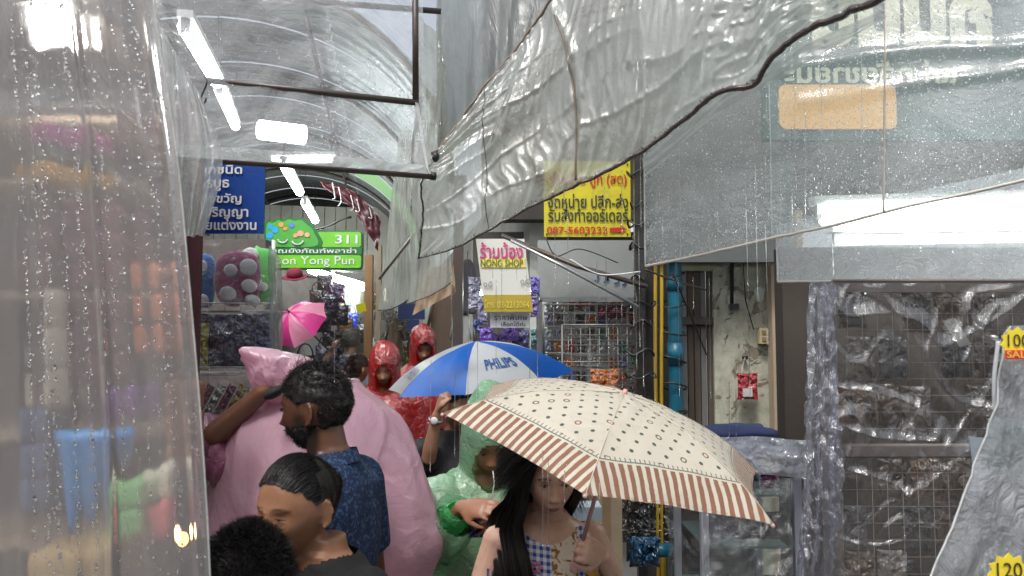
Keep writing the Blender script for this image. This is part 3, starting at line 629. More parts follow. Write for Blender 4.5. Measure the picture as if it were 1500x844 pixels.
G = ruled([(1125, 60, 2.28), (1320, 30, 2.22), (1560, 0, 2.1)], [(1131, 352, 2.28), (1320, 310, 2.22), (1560, 258, 2.1)], nu=70, nv=50, fold=lambda u, v: .015 * nz(u * 4, v * 3, 9))
s = sheet('clear_awning', G, plastic('second film layer', milk=.10, col=(.70, .77, .80), rough=.07, wr=.4, wrs=4, spec=.08, drops=.4, drop_scale=200)); tag(s, 'inner layer of clear film behind the beaded awning', 'plastic sheet')
edge_tube(G, 'left', .002, 'side_hem', SEAMW, s)
G = ruled([(1137, 330, 2.36), (1300, 290, 2.34), (1620, 220, 2.3)], [(1139, 413, 2.36), (1300, 412, 2.34), (1620, 413, 2.3)], nu=90, nv=30, fold=lambda u, v: .008 * nz(u * 9, v * 2, 5) + .006 * nz(u * 25, v * 3, 5))
s = sheet('clear_valance', G, plastic('valance film', milk=.46, col=(.88, .9, .94), rough=.05, wr=.9, wrs=14, drops=.6, drop_scale=160, spec=.12)); tag(s, 'glossy clear valance strip with a straight white hem above the bag rack', 'plastic sheet')
edge_tube(G, 'bottom', .0038, 'lower_hem', HEMW, s); edge_tube(G, 'left', .003, 'side_hem', SEAMW, s); add_drops(G, s, 700, .0008, .0028, None, seed=41, stretch=1.5)

# ---- crinkled films round the bag rack and the case
CRK = plastic('crinkled clear film', milk=.045, col=(.60, .60, .62), rough=.10, wr=.6, wrs=4, wr_stretch=(1.4, 1, .7), crack=.16, crack_scale=10, spec=.16, milk_var=.9)
CRK2 = plastic('bluish crinkled film', milk=.13, col=(.60, .62, .74), tint=(.85, .86, .95), rough=.07, wr=.9, wrs=6, wr_stretch=(2, 1, .5), crack=.6, crack_scale=22, spec=.22, milk_var=.8)
def crk(u, v, a=.02, s=0): return a * nz(u * 3, v * 4, s) + a * .4 * abs(nz(u * 9, v * 5, s + 3)) + a * .12 * abs(nz(u * 22, v * 14 + u * 8, s))
G = ruled([(1216, 416, 2.22), (1360, 416, 2.2), (1520, 416, 2.18), (1700, 416, 2.15)], [(1212, 1500, 2.22), (1360, 1500, 2.2), (1520, 1500, 2.18), (1700, 1500, 2.15)], nu=220, nv=420, fold=lambda u, v: crk(u, v * 2.2, .03, 3) + .014 * ridge(nz(u * 4 + v * 7, v * 4 - u, 61), 5) + .012 * ridge(nz(u * 3 - v * 9, v * 5 + u * 2, 63), 6) + .010 * ridge(nz(u * 9 + v * 3, v * 9, 65), 5))
s = sheet('plastic_film', G, CRK); tag(s, 'wide crinkled clear film draped over the wire rack of bags', 'plastic sheet')
G = ruled([(1186, 416, 2.1), (1204, 412, 2.14), (1222, 416, 2.18)], [(1160, 1400, 2.05), (1190, 1400, 2.1), (1226, 1400, 2.15)], nu=50, nv=200, fold=lambda u, v: .016 * math.sin(u * 19 + 5 * nz(u, v * 5, 1)) + .035 * nz(u * 1.5, v * 5, 8) + .012 * ridge(nz(u * 5 + v * 9, v * 26 - u * 3, 2), 3))
s = sheet('plastic_film', G, CRK2); tag(s, 'bunched bluish crinkled film hanging beside the rack upright', 'plastic sheet')
# ---- bagged handbag nearest on the price star side
def fF(u, v): return .03 * math.sin(u * 2.6) + .01 * nz(u * 4, v * 6, 2) + .004 * nz(u * 15, v * 14, 2) + .006 * ridge(nz(u * 7 + v * 4, v * 9, 71), 5) + .003 * ridge(nz(u * 15 - v * 14, v * 18, 73), 4)
G = T(ruled([(1473, 478, 1.1), (1455, 560, 1.1), (1436, 622, 1.1), (1408, 678, 1.1), (1378, 752, 1.08), (1330, 844, 1.06), (1270, 980, 1.05), (1260, 1300, 1.05)],
            [(1640, 470, 1.16), (1650, 600, 1.16), (1660, 700, 1.16), (1670, 800, 1.16), (1680, 900, 1.16), (1690, 1300, 1.16)], nu=90, nv=50, fold=fF))
s = sheet('plastic_cover', G, plastic('dusty grey cover film', milk=.52, col=(.66, .69, .73), tint=(.8, .83, .87), rough=.10, wr=.9, wrs=12, drops=.3, drop_scale=380, spec=.06, dirt=(.6, .62, .62), dirt_amt=.3, blur=.06))
tag(s, 'dusty grey plastic cover hanging over the pale handbag with price stars', 'plastic sheet'); edge_tube(G, 'left', .0014, 'edge', SEAMW, s)
hbg = thing('handbag', 'pale teal handbag with a curved grey strap under the grey cover', 'handbag', P(1490, 800, 1.2))
m = MB(); pillow(m, P(1500, 740, 1.21), .17, .22, .035, 5, crum=.004); m.build('body', pbr('grey leather', (.26, .29, .33), .4), hbg, True)
m = MB(); pillow(m, P(1488, 655, 1.175), .085, .09, .015, 6, crum=.002); m.build('front_pocket', pbr('pale teal leather', (.42, .52, .50), .4), hbg, True)
MB().tube(resamp([P(1462, 500, 1.15), P(1456, 560, 1.15), P(1460, 610, 1.15), P(1480, 632, 1.15), P(1510, 636, 1.16)], 30), .003, 8).build('strap', pbr('pale strap', (.55, .58, .6), .3), hbg, True)
MB().box(P(1480, 760, 1.17), (.003, .004, .14)).build('piping', DKMET, hbg)
def star(px, py, r, d, n, txt, sub, label, cols_):
    t = thing('price_star', label, 'price label', P(px, py, d)); c = P(px, py, d); vs = []; k = 2 * n
    for i in range(k): a = math.pi * i / n + .1; q = r * (1 if i % 2 else .78); vs.append(c + Vector((q * math.cos(a), 0, q * .92 * math.sin(a))))
    vs2 = [v + Vector((0, .0015, 0)) for v in vs]
    MB().add(vs + vs2, [tuple(range(k - 1, -1, -1)), tuple(range(k, 2 * k))] + [(i, (i + 1) % k, (i + 1) % k + k, i + k) for i in range(k)]).build('card', pbr('yellow card', (.85, .68, .05), .5, var=.05), t)
    s_ = FPX / d; text_px(txt, px - .55 * r * s_, py - .5 * r * s_, px + .6 * r * s_, py + .18 * r * s_, d - .002, pbr('ink', (.02, .02, .02), .6), t, bold=.0)
    if sub:
        MB().box(c + Vector((r * .1, -.001, -r * .62)), (r * 1.7, .002, r * .5)).build('red_band', pbr('red card', (.72, .05, .04), .5, var=.05), t)
        text_px(sub, px - .6 * r * s_, py + .42 * r * s_, px + .75 * r * s_, py + .8 * r * s_, d - .0035, pbr('yellow print', (.85, .6, .1), .6), t, bold=.01)
star(1491, 503, .026, 1.06, 11, '100', 'SALE', 'yellow price star reading 100 with a red sale band', None)
star(1478, 840, .030, 1.03, 11, '120', None, 'yellow price star reading 120 at the foot of the grey cover', None)

# ---- glass display case
cs = thing('display_case', 'white framed glass display case wrapped in film below the peeling wall', 'display case', P(1110, 1000, 2.75).xy.to_3d())
a = P(1030, 690, 2.6); b = P(1166, 690, 2.6); top = P(1100, 662, 2.6).z; D = .42; x0, x1, y0, y1 = a.x, b.x, 2.6, 2.6 + D
CASEM = pbr('bluish white aluminium', (.46, .47, .56), .35, metal=.3)
for x in (x0, x1):
    for y in (y0, y1): MB().box((x, y, top / 2), (.026, .026, top)).build('post', CASEM, cs)
for z in (top, .08):
    for y in (y0, y1): MB().box(((x0 + x1) / 2, y, z), (x1 - x0 - .03, .03, .035)).build('rail', CASEM, cs)
    for x in (x0, x1): MB().box((x, (y0 + y1) / 2, z), (.03, D - .03, .035)).build('rail', CASEM, cs)
_t = NT('case glass'); lw = _t.n('ShaderNodeLayerWeight', {'Blend': .5}); GLASS = _t.end(_t.n('ShaderNodeMixShader', {0: _t.math('ADD', _t.math('MULTIPLY', _t.math('POWER', lw.outputs['Facing'], 3), .7), .05, clamp=True), 1: _t.n('ShaderNodeBsdfTransparent', {'Color': (.86, .93, .92, 1)}), 2: _t.n('ShaderNodeBsdfGlossy', {'Roughness': .02})}))
MB().box(((x0 + x1) / 2, (y0 + y1) / 2, top + .026), (x1 - x0 + .03, D + .03, .012)).build('glass_top', GLASS, cs)
MB().box(((x0 + x1) / 2, y0 - .004, (top + .08) / 2), (x1 - x0 - .03, .005, top - .13)).build('front_pane', GLASS, cs)
MB().box(((x0 + x1) / 2, y1 + .02, (top + .08) / 2), (x1 - x0, .01, top - .1)).build('back_panel', DARKW, cs)
for z in (top - .16, top - .34, top - .55, top - .8): MB().box(((x0 + x1) / 2, (y0 + y1) / 2 + .02, z), (x1 - x0 - .03, D - .06, .008)).build('glass_shelf', pbr('greenish shelf edge', (.14, .21, .20), .15), cs)
cl = [(.30, .03, .05), (.05, .06, .25), (.4, .05, .2), (.02, .02, .03), (.35, .1, .05), (.03, .03, .08), (.1, .1, .12)]
i = 0
for zi, z in enumerate((top - .156, top - .336, top - .546, top - .796)):
    for k in range(4):
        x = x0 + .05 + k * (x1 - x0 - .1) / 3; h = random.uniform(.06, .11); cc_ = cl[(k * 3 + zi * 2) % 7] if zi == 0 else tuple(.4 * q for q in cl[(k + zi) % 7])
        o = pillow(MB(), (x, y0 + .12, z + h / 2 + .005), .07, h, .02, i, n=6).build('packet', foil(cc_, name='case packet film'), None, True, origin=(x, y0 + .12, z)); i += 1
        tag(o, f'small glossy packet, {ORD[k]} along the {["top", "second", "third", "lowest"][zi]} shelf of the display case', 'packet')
G = ruled([(1008, 643, 2.62), (1100, 640, 2.56), (1190, 645, 2.52)], [(1020, 700, 2.5), (1100, 694, 2.5), (1178, 702, 2.5)], nu=60, nv=24, fold=lambda u, v: crk(u, v, .02, 5))
s = sheet('plastic_film', G, plastic('pale bluish wrap', milk=.5, col=(.70, .72, .84), rough=.07, wr=.9, wrs=12, crack=.9, crack_scale=20, spec=.12)); tag(s, 'pale bluish film folded over the top edge of the display case', 'plastic sheet')
G = ruled([(976, 728, 2.4), (1020, 735, 2.42), (1095, 742, 2.44)], [(985, 1250, 2.4), (1030, 1250, 2.42), (1110, 1250, 2.44)], nu=60, nv=90, fold=lambda u, v: crk(u, v * 3, .04, 15))
s = sheet('plastic_film', G, CRK); tag(s, 'crinkled clear film hanging below the striped umbrella edge, before the case', 'plastic sheet')
bb = thing('cloth_bundle', 'dark blue cloth bundle lying on the display case', 'bundle', P(1090, 640, 2.85)); m = MB()
m.ell(P(1080, 634, 2.85), (.15, .09, .035), fn=lambda q: 1 + .25 * nz(q.x * 3, q.y * 3, q.z * 3)).build('cloth', pbr('navy cloth', (.02, .03, .10), .8), bb, True)
# ============================================================ signs
INKW = pbr('white lettering', (.78, .78, .76), .5, var=.05, bump=0)
SB = pbr('blue sign paint', (.006, .055, .30), .4, var=.3, vs=9, dirt=(.03, .08, .22), dirt_amt=.5)
sg = thing('shop_sign', 'blue sign with five rows of white lettering over the packet rack', 'sign', P(330, 340, 2.8))
board_px(232, 236, 388, 342, 2.8, .012).build('board', SB, sg)
for tx, xa, ya, xb, yb in (('ทุกชนิด', 292, 242, 355, 259), ('ครบูธ', 290, 263, 336, 280), ('ของขวัญ', 284, 283, 354, 300), ('รับปริญญา', 276, 302, 364, 321), ('ช่วยแต่งงาน', 280, 320, 376, 337)):
    text_px(tx, xa, ya, xb, yb, 2.794, INKW, sg, bold=.022)
sg = thing('shop_sign', 'green sign with number 311 and a rounded picture bump on its top', 'sign', P(460, 392, 5.5))
LG = pbr('bright green sign paint', (.19, .60, .02), .35, var=.25, dirt=(.16, .38, .06), dirt_amt=.5); DG = pbr('dark green sign paint', (.012, .16, .03), .35, var=.1); MG = pbr('mid green sign paint', (.08, .38, .05), .35, var=.05)
def lay(x0, y0, x1, y1, d, mat, nm, r=.0): return board_px(x0, y0, x1, y1, d, .004, r).build(nm, mat, sg)
board_px(387, 338, 531, 395, 5.5, .05, .03).build('board', DG, sg)
lay(389, 340, 529, 362, 5.492, LG, 'green_band', .02); lay(387.5, 362.5, 530, 373, 5.488, DG, 'dark_band'); lay(389, 373.5, 529, 392.5, 5.492, LG, 'green_band', .02)
def blob(pts, d, mat, nm): 
    q = resamp([P(x, y, d) for x, y in pts + [pts[0]]], 40)[:-1]; k = len(q); MB().add(q + [p + Vector((0, .004, 0)) for p in q], [tuple(range(k)), tuple(range(2*k-1, k-1, -1))] + [(i, i + k, (i + 1) % k + k, (i + 1) % k) for i in range(k)]).build(nm, mat, sg)
blob([(388, 362), (387, 330), (392, 323), (400, 324), (406, 319), (414, 322), (424, 318), (432, 321), (442, 319), (450, 325), (458, 330), (464, 338), (468, 362)], 5.486, DG, 'picture_rim')
blob([(390, 361), (390, 332), (394, 325), (401, 327), (407, 322), (414, 325), (424, 321), (431, 324), (441, 322), (448, 328), (455, 333), (460, 341), (462, 361)], 5.481, MG, 'picture_field')
for i, (x, y, r_, c_) in enumerate(((396, 332, 4, (.02, .35, .75)), (403, 337, 5, (.02, .35, .75)), (395, 345, 5, (.02, .35, .75)), (394, 354, 3.5, (.02, .35, .75)), (412, 329, 4, (.8, .3, .06)), (418, 335, 3, (.8, .3, .06)), (427, 330, 4, (.1, .2, .7)), (440, 342, 5, (.75, .35, .2)), (450, 344, 4, (.8, .4, .25)), (433, 345, 3.5, (.75, .35, .2)))):
    blob([(x + r_ * math.cos(t), y + r_ * math.sin(t) * .9) for t in np.linspace(0, 5.6, 9)], 5.477 - i * .0006, pbr('printed colour %d' % i, c_, .5, var=.05), 'printed_dot')
for k, (cx, cy, rr) in enumerate(((414, 350, 7), (436, 352, 8))):
    MB().tube([P(cx + rr * math.cos(t), cy + rr * .8 * math.sin(t), 5.468) for t in np.linspace(.1, 3.0, 12)], .006, 5).build('printed_curl', INKW, sg, True)
text_px('311', 491, 344, 524, 357, 5.484, INKW, sg, bold=.012)
text_px('บุญยังภัณฑ์พลาซ่า', 397, 363, 522, 373, 5.482, INKW, sg, bold=.01)
text_px('Boon Yong Pun', 391, 375.5, 519, 391, 5.484, INKW, sg, bold=.0)
sg = YS = thing('shop_sign', 'yellow sign with red and black lettering and a red arrow under the awning', 'sign', P(860, 345, 4.6))
YEL = pbr('yellow sign paint', (.56, .49, .015), .4, var=.3, vs=11, dirt=(.30, .24, .05), dirt_amt=.6); REDI = pbr('red lettering', (.45, .02, .01), .5, bump=0); BLKI = pbr('black lettering', (.03, .035, .015), .5, bump=0)
board_px(797, 236, 923, 347, 4.6, .012).build('board', YEL, sg)
text_px('จำหน่าย ถูก (สด)', 806, 252, 918, 275, 4.592, REDI, sg, bold=.02); text_px('จัดหน่าย ปลีก-ส่ง', 802, 284, 920, 305, 4.592, BLKI, sg, bold=.018)
text_px('รับสั่งทำออร์เดอร์', 803, 304, 920, 325, 4.592, BLKI, sg, bold=.018); text_px('087-5603232', 801, 332, 890, 343, 4.592, REDI, sg, bold=.02)
q = [P(x, y, 4.59) for x, y in ((893, 341), (893, 334), (909, 333), (909, 329.5), (918, 336), (909, 342.5), (909, 340))]
MB().add(q, [tuple(range(7))]).build('arrow', REDI, sg)
sg = thing('hanging_banner', 'white banner with pink Thai lettering, hung over the purple bags', 'banner', P(740, 400, 4.7))
def bn(x0, y0, x1, y1, d, mat, nm, sk=.16):
    sh = lambda y: (y - 350) * .12
    q = [P(x0 + sh(y0), y0, d), P(x1 + sh(y0), y0, d), P(x1 + sh(y1), y1, d), P(x0 + sh(y1), y1, d)]; q += [p + Vector((0, .003, 0)) for p in q]
    MB().add(q, [(3, 2, 1, 0), (4, 5, 6, 7), (0, 1, 5, 4), (1, 2, 6, 5), (2, 3, 7, 6), (3, 0, 4, 7)]).build(nm, mat, sg)
bn(697, 350, 768, 458, 4.7, pbr('white banner cloth', (.62, .62, .56), .6, var=.12), 'cloth'); bn(700, 378, 765, 392, 4.694, pbr('yellow print band', (.70, .62, .12), .6, var=.1), 'yellow_band')
bn(697, 432, 768, 457, 4.694, pbr('mustard print', (.40, .30, .03), .6, var=.1), 'mustard_band')
text_px('ร้านน้อง', 703, 355, 766, 379, 4.69, pbr('pink lettering', (.55, .04, .18), .5), sg, bold=.02); text_px('NONG SHOP', 704, 380, 766, 391, 4.688, pbr('olive lettering', (.12, .14, .03), .5), sg, bold=.012)
text_px('โทร. 02-2213064', 710, 439, 775, 451, 4.688, pbr('yellow lettering', (.65, .55, .1), .5), sg, bold=.005)
text_px('๑๕', 708, 412, 721, 421, 4.688, pbr('grey lettering', (.3, .3, .3), .5), sg); text_px('๑๕', 762, 408, 775, 417, 4.688, pbr('grey lettering', (.3, .3, .3), .5), sg)
sg = thing('paper_notice', 'white paper notice with dark handwriting among the purple bags', 'notice', P(747, 470, 4.75))
board_px(718, 458, 776, 480, 4.75, .003).build('paper', pbr('white paper', (.62, .62, .66), .6), sg); text_px('ราคาพิเศษ', 724, 461, 772, 469, 4.746, BLKI, sg); text_px('เลือกได้ค่ะ', 734, 471, 770, 478, 4.746, BLKI, sg)
sg = thing('shop_sign', 'large dark green sign with reversed cream lettering seen through the beaded awning', 'sign', P(1340, 180, 3.0))
GN = pbr('bottle green sign', (.035, .085, .075), .5, var=.3); CRM = pbr('cream lettering', (.55, .55, .42), .5, var=.15); ORG = pbr('faded orange panel', (.78, .42, .13), .5, var=.15)
board_px(1120, -120, 1640, 205, 3.0, .04).build('board', GN, sg)
text_px('กนนน', 1190, -8, 1452, 68, 2.985, CRM, sg, bold=.06, mirror=True); text_px('แก่ กลัยขายนะ', 1150, 88, 1400, 122, 2.985, CRM, sg, bold=.03, mirror=True)
board_px(1142, 124, 1312, 189, 2.99, .008, .03).build('orange_panel', ORG, sg)
pass
sg = thing('cross_sign', 'dark blue cross shaped sign board above the red ponchos', 'sign', P(602, 480, 6.4))
NV = pbr('navy sign', (.02, .04, .15), .5); board_px(583, 445, 622, 468, 6.4, .03).build('board', NV, sg); board_px(596, 468.4, 614, 486, 6.4, .03).build('stem', NV, sg)
for x, y0, y1, d, lb in ((541, 374, 490, 7.0, 'orange tan timber post standing in the alley near the yellow square'), (503, 445, 520, 9.0, 'pale timber post further down the alley behind the grey-haired man'), (556, 360, 545, 7.6, 'thin brown timber post beside the plastic strips')):
    c = P(x, y0, d); tag(MB().box((c.x, d, c.z / 2), ((.075 if x == 541 else .06 if x == 503 else .05), .06, c.z)).build('timber_post', TAN if x == 541 else PALEW, None), lb, 'post')
o = MB().box(P(529, 451, 6.6), (.085, .008, .075), Matrix.Rotation(R(-12), 3, 'Y')).build('price_card', pbr('bright yellow card', (.85, .78, .0), .5, var=.05), None, origin=P(529, 451, 6.6)); tag(o, 'bright yellow square card hanging beside the orange tan post', 'card')
for px, py, d in ((240, 241, 2.792), (383, 241, 2.792), (383, 337, 2.792)): pass
for th_, pts_ in ((None, ((801, 343), (858, 344), (919, 343), (919, 241))),):
    for k, (x, y) in enumerate(pts_): MB().ell(P(x, y, 4.594), (.006, .004, .006), nu=8, nv=6).build('nail', DKMET, YS, True)
G = ruled([(1030, 700, 2.5), (1110, 704, 2.5), (1160, 700, 2.5)], [(1026, 1200, 2.5), (1100, 1200, 2.5), (1164, 1200, 2.5)], nu=70, nv=140, fold=lambda u, v: crk(u, v * 3, .025, 25) + .010 * ridge(nz(u * 4 + v * 12, v * 9, 27), 4))
tag(sheet('plastic_film', G, plastic('front wrap of the case', milk=.16, col=(.60, .62, .68), rough=.08, wr=.8, wrs=7, crack=.3, crack_scale=14, spec=.14, milk_var=.9)), 'creased clear film hanging over the front of the display case', 'plastic sheet')
# ---- water falling from awning edges
st = MB()
for i in range(46):
    u = random.uniform(.02, .93); p = gp(AW, u, 1); L = random.uniform(.04, .35) * (2 if i % 7 == 0 else 1); z0 = p.z - random.uniform(0, .5); k = max(3, int(L / .05))
    st.tube([(p.x + .0015 * nz(i, q), p.y - .01, z0 - L * q / k) for q in range(k + 1)], [.0006 + .0009 * abs(nz(i * 3.3, q * .8)) for q in range(k + 1)], 5)
for px, y0, y1, d in ((795, 660, 800, 1.5), (803, 672, 800, 1.5), (827, 690, 735, 1.45), (490, 480, 560, 1.9), (1180, 160, 330, 1.75), (1262, 60, 200, 1.7), (1068, 560, 640, 2.5), (1078, 570, 640, 2.5), (878, 705, 730, 1.5), (826, 250, 330, 2.1), (911, 250, 340, 2.0), (735, 365, 470, 2.2), (661, 400, 470, 2.2)):
    a = P(px, y0, d); b = P(px, y1, d); k = 10; st.tube([a.lerp(b, q / k) for q in range(k + 1)], [.0010 + .0005 * nz(px, q) for q in range(k + 1)], 6)
rw = st.build('rain_streams', WATER, None, True); tag(rw, 'thin streams of rain water falling from the awning edge', 'rain', kind='stuff')
# ============================================================ goods
def frm(c, name, label, cat, group=None): return thing(name, label, cat, c, group)
def packet(px, py, d, w, h, t, col, label, group=None, metal=0, rough=.16, cat='packet', name='packet', n=8, seed=None, crack=.8):
    c = P(px, py, d); s_ = d / FPX; o = pillow(MB(), c, w * s_, h * s_, t, seed if seed is not None else px * .13 + py * .07, n=n).build(name, foil(col, rough, metal, crack), None, True, origin=c)
    return tag(o, label, cat, group)
def garment(px, py, d, w, h, mat, label, cat='shirt', sleeves=True, name='hanging_shirt', yaw=0):
    c = P(px, py, d); s_ = d / FPX; w *= s_; h *= s_; t = frm(c, name, label, cat); ux = Vector((math.cos(yaw), math.sin(yaw), 0)); uy = Vector((-ux.y, ux.x, 0)); S = []; sd = px * .31
    for k in range(15):
        v = k / 14; hw = w / 2 * (.32 if k == 0 else .75 + .25 * v if v > .12 else .45 + 2.5 * v); S.append((c + Vector((0, 0, h / 2 - v * h)) + uy * .01 * nz(v * 3, sd), ux * hw, uy * (.02 + .04 * v)))
    m = MB(); m.loft(S, 28)
    m.v = [tuple(Vector(p) + uy * .018 * nz((Vector(p) - c).dot(ux) * 28, p[2] * 3, sd)) for p in m.v]; m.build('cloth', mat, t, True)
    if sleeves:
        for sg_ in (-1, 1): a = c + Vector((0, 0, h * .40)) + ux * sg_ * w * .32; b = a + ux * sg_ * w * .2 - Vector((0, 0, h * .38)); MB().tube([a, a.lerp(b, .5), b], [w * .11, w * .12, w * .10], 10, flat=.5).build('sleeve', mat, t, True)
    MB().tube([c + Vector((0, 0, h / 2 + .07)) , c + Vector((0, 0, h / 2))], .003, 5).build('hanger_hook', DKMET, t)
    return t
def hat(px, py, d, r, mat, label, tilt=0):
    c = P(px, py, d); t = frm(c, 'hat', label, 'hat'); M = Matrix.Rotation(tilt, 3, 'Y') @ Matrix.Rotation(R(20), 3, 'X')
    MB().ell(c + M @ Vector((0, 0, r * .25)), (r * .62, r * .68, r * .55), M, 16, 10, fn=lambda q: 1 - .06 * (q.z > .8)).build('crown', mat, t, True)
    MB().ell(c, (r, r * 1.05, r * .07), M, 20, 6, fn=lambda q: 1 + .06 * nz(q.x * 2, q.y * 2, px)).build('brim', mat, t, True); return t
def handbag(px, py, d, w, h, col, label, rough=.35, strap=True):
    c = P(px, py, d); s_ = d / FPX; t = frm(c, 'bag', label, 'bag'); m_ = foil(col, rough, 0, .35); pillow(MB(), c, w * s_, h * s_, .06, px * .3, n=8).build('body', m_, t, True)
    if strap:
        pts = [c + Vector((w * s_ * .32 * math.cos(a), -.02, h * s_ * .45 + h * s_ * .45 * math.sin(a))) for a in np.linspace(0, math.pi, 12)]; MB().tube(pts, .006, 6).build('strap', m_, t, True)
    return t
cloth = lambda n, c: pbr(n, c, .85, var=.3, vs=5, bump=.3, bs=90)
WH = cloth('white cloth', (.75, .75, .73)); GR = cloth('grey cloth', (.28, .28, .27)); BRN = cloth('brown cloth', (.16, .11, .08)); DK = cloth('dark cloth', (.025, .022, .028)); PUR = cloth('purple dark cloth', (.06, .03, .08))
CRM2 = cloth('cream cloth', (.5, .42, .3)); MAR = cloth('maroon felt', (.16, .01, .03)); TEAL = cloth('teal cloth', (.08, .25, .25)); BLU = cloth('blue cloth', (.02, .08, .4))
# ---- packet rack with the blue sign
rk = thing('packet_rack', 'white wire shelf rack of film wrapped packets under the blue sign', 'rack', P(340, 900, 3.010).xy.to_3d())
for px in (215, 398):
    c = P(px, 500, 3.080); MB().tube([(c.x, 3.080, 0), (c.x, 3.080, P(0, 352, 3.080).z)], .008, 8).build('upright', WHITEP, rk, True)
for py in (455, 549, 700, 860):
    a = P(215, py, 2.960); b = P(398, py, 2.960); m = MB()
    for k in range(3): m.tube([(a.x, 2.960 + k * .09, a.z), (b.x, 2.960 + k * .09, a.z)], .0035, 6)
    m.tube([(a.x, 2.958, a.z + .03), (b.x, 2.958, a.z + .03)], .003, 6)
    for k in range(9): x = a.x + (b.x - a.x) * k / 8; m.tube([(x, 2.958, a.z), (x, 2.958, a.z + .03)], .002, 5); m.tube([(x, 2.958, a.z), (x, 3.140, a.z)], .002, 5)
    m.build('wire_shelf', WHITEP, rk, True)
def polka(px, py, w, h, d, col, lbl, spots):
    c = P(px, py, d); s_ = d / FPX; t = frm(c, 'cushion', lbl, 'cushion'); m = pbr('plush %s' % str(col), tuple(c * 1.7 for c in col), .8, bump=.6, bs=160, sheen=.5, var=.4)
    def f(q): return (1 / (abs(q.x)**3.2 + abs(q.y)**3.2 + abs(q.z)**3.2) ** (1/3.2)) * .92 * (1 + .12 * nz(q.x * 2.2, q.z * 2.2, px))
    MB().ell(c, (w * s_ / 2, .03, h * s_ / 2), None, 26, 18, fn=f).build('plush', m, t, True)
    for i, (sx, sy, sr, se) in enumerate(spots):
        a = P(sx, sy, d - .032 - .0006 * i); MB().ell(a, (sr * 1.15 * s_, .006, sr * 1.15 * s_ * se), Matrix.Rotation(.3, 3, 'Y'), 22, 8).build('white_spot', WH, t, True)
polka(292, 412, 52, 88, 3.020, (.015, .11, .33), 'blue plush cushion with white spots under the rack film', [(293, 389, 9.5, .85), (285, 412, 9.5, .85), (296, 440, 9, .9)])
polka(348, 408, 72, 86, 2.990, (.20, .008, .07), 'maroon plush cushion with large white spots under the rack film', [(364, 391, 11.5, .9), (334, 430, 11, .8), (365, 419, 10.5, .8), (370, 440, 10, .7), (338, 396, 9, .9)])
polka(375, 405, 60, 92, 3.070, (.06, .36, .05), 'green plush cushion with a white spot behind the maroon one', [(368, 372, 10, .8), (385, 420, 7, .8)])
packet(334, 500, 3.010, 84, 82, .05, (.025, .022, .10), 'large dark navy foil packet on the second shelf of the packet rack', metal=.3, n=16)
packet(378, 498, 3.060, 50, 80, .05, (.03, .03, .16), 'navy foil packet behind the large one on the second shelf', metal=.3, n=12)
packet(293, 508, 2.980, 26, 72, .04, (.55, .45, .02), 'yellow foil packet on the second shelf beside the navy packet', n=12)
for k, (px, col, mt) in enumerate(((296, (.25, .03, .08), .2), (312, (.5, .5, .5), .8), (328, (.22, .02, .07), .2), (344, (.5, .33, .08), .5), (360, (.55, .55, .55), .8), (378, (.4, .4, .42), .8))):
    c = P(px, 590, 2.990); m = pillow(MB(), (0, 0, 0), .035, .16, .012, k, n=8); M_ = Matrix.Rotation(R(28), 4, 'Y'); o = m.build('packet', foil(col, .15, mt), None, True); o.data.transform(M_); o.location = c
    tag(o, f'slim leaning {["wine red","silver","dark red","gold","pale silver","grey"][k]} foil packet, {ORD[k]} along the third shelf of the packet rack', 'packet')
G = ruled([(262, 355, 2.900), (330, 352, 2.880), (396, 362, 2.900), (404, 366, 3.020)], [(262, 1000, 2.880), (330, 1000, 2.880), (405, 1000, 2.880), (425, 1000, 3.040)], nu=70, nv=120, fold=lambda u, v: crk(u, v * 2, .02, 33))
s = sheet('plastic_film', G, plastic('clear crinkled wrap', milk=.05, col=(.7, .72, .72), rough=.05, wr=.8, wrs=9, crack=.9, crack_scale=12, spec=.10, milk_var=.9)); tag(s, 'clear crinkled film covering the packet rack', 'plastic sheet')
G = ruled([(395, 358, 2.920), (412, 380, 2.5)], [(398, 900, 2.920), (424, 900, 2.5)], nu=14, nv=60, fold=lambda u, v: crk(u, v * 2, .01, 3)); s = sheet('plastic_film', G, plastic('greyish side film', milk=.5, col=(.55, .57, .54), rough=.1)); tag(s, 'greyish film closing the side of the packet rack', 'plastic sheet')
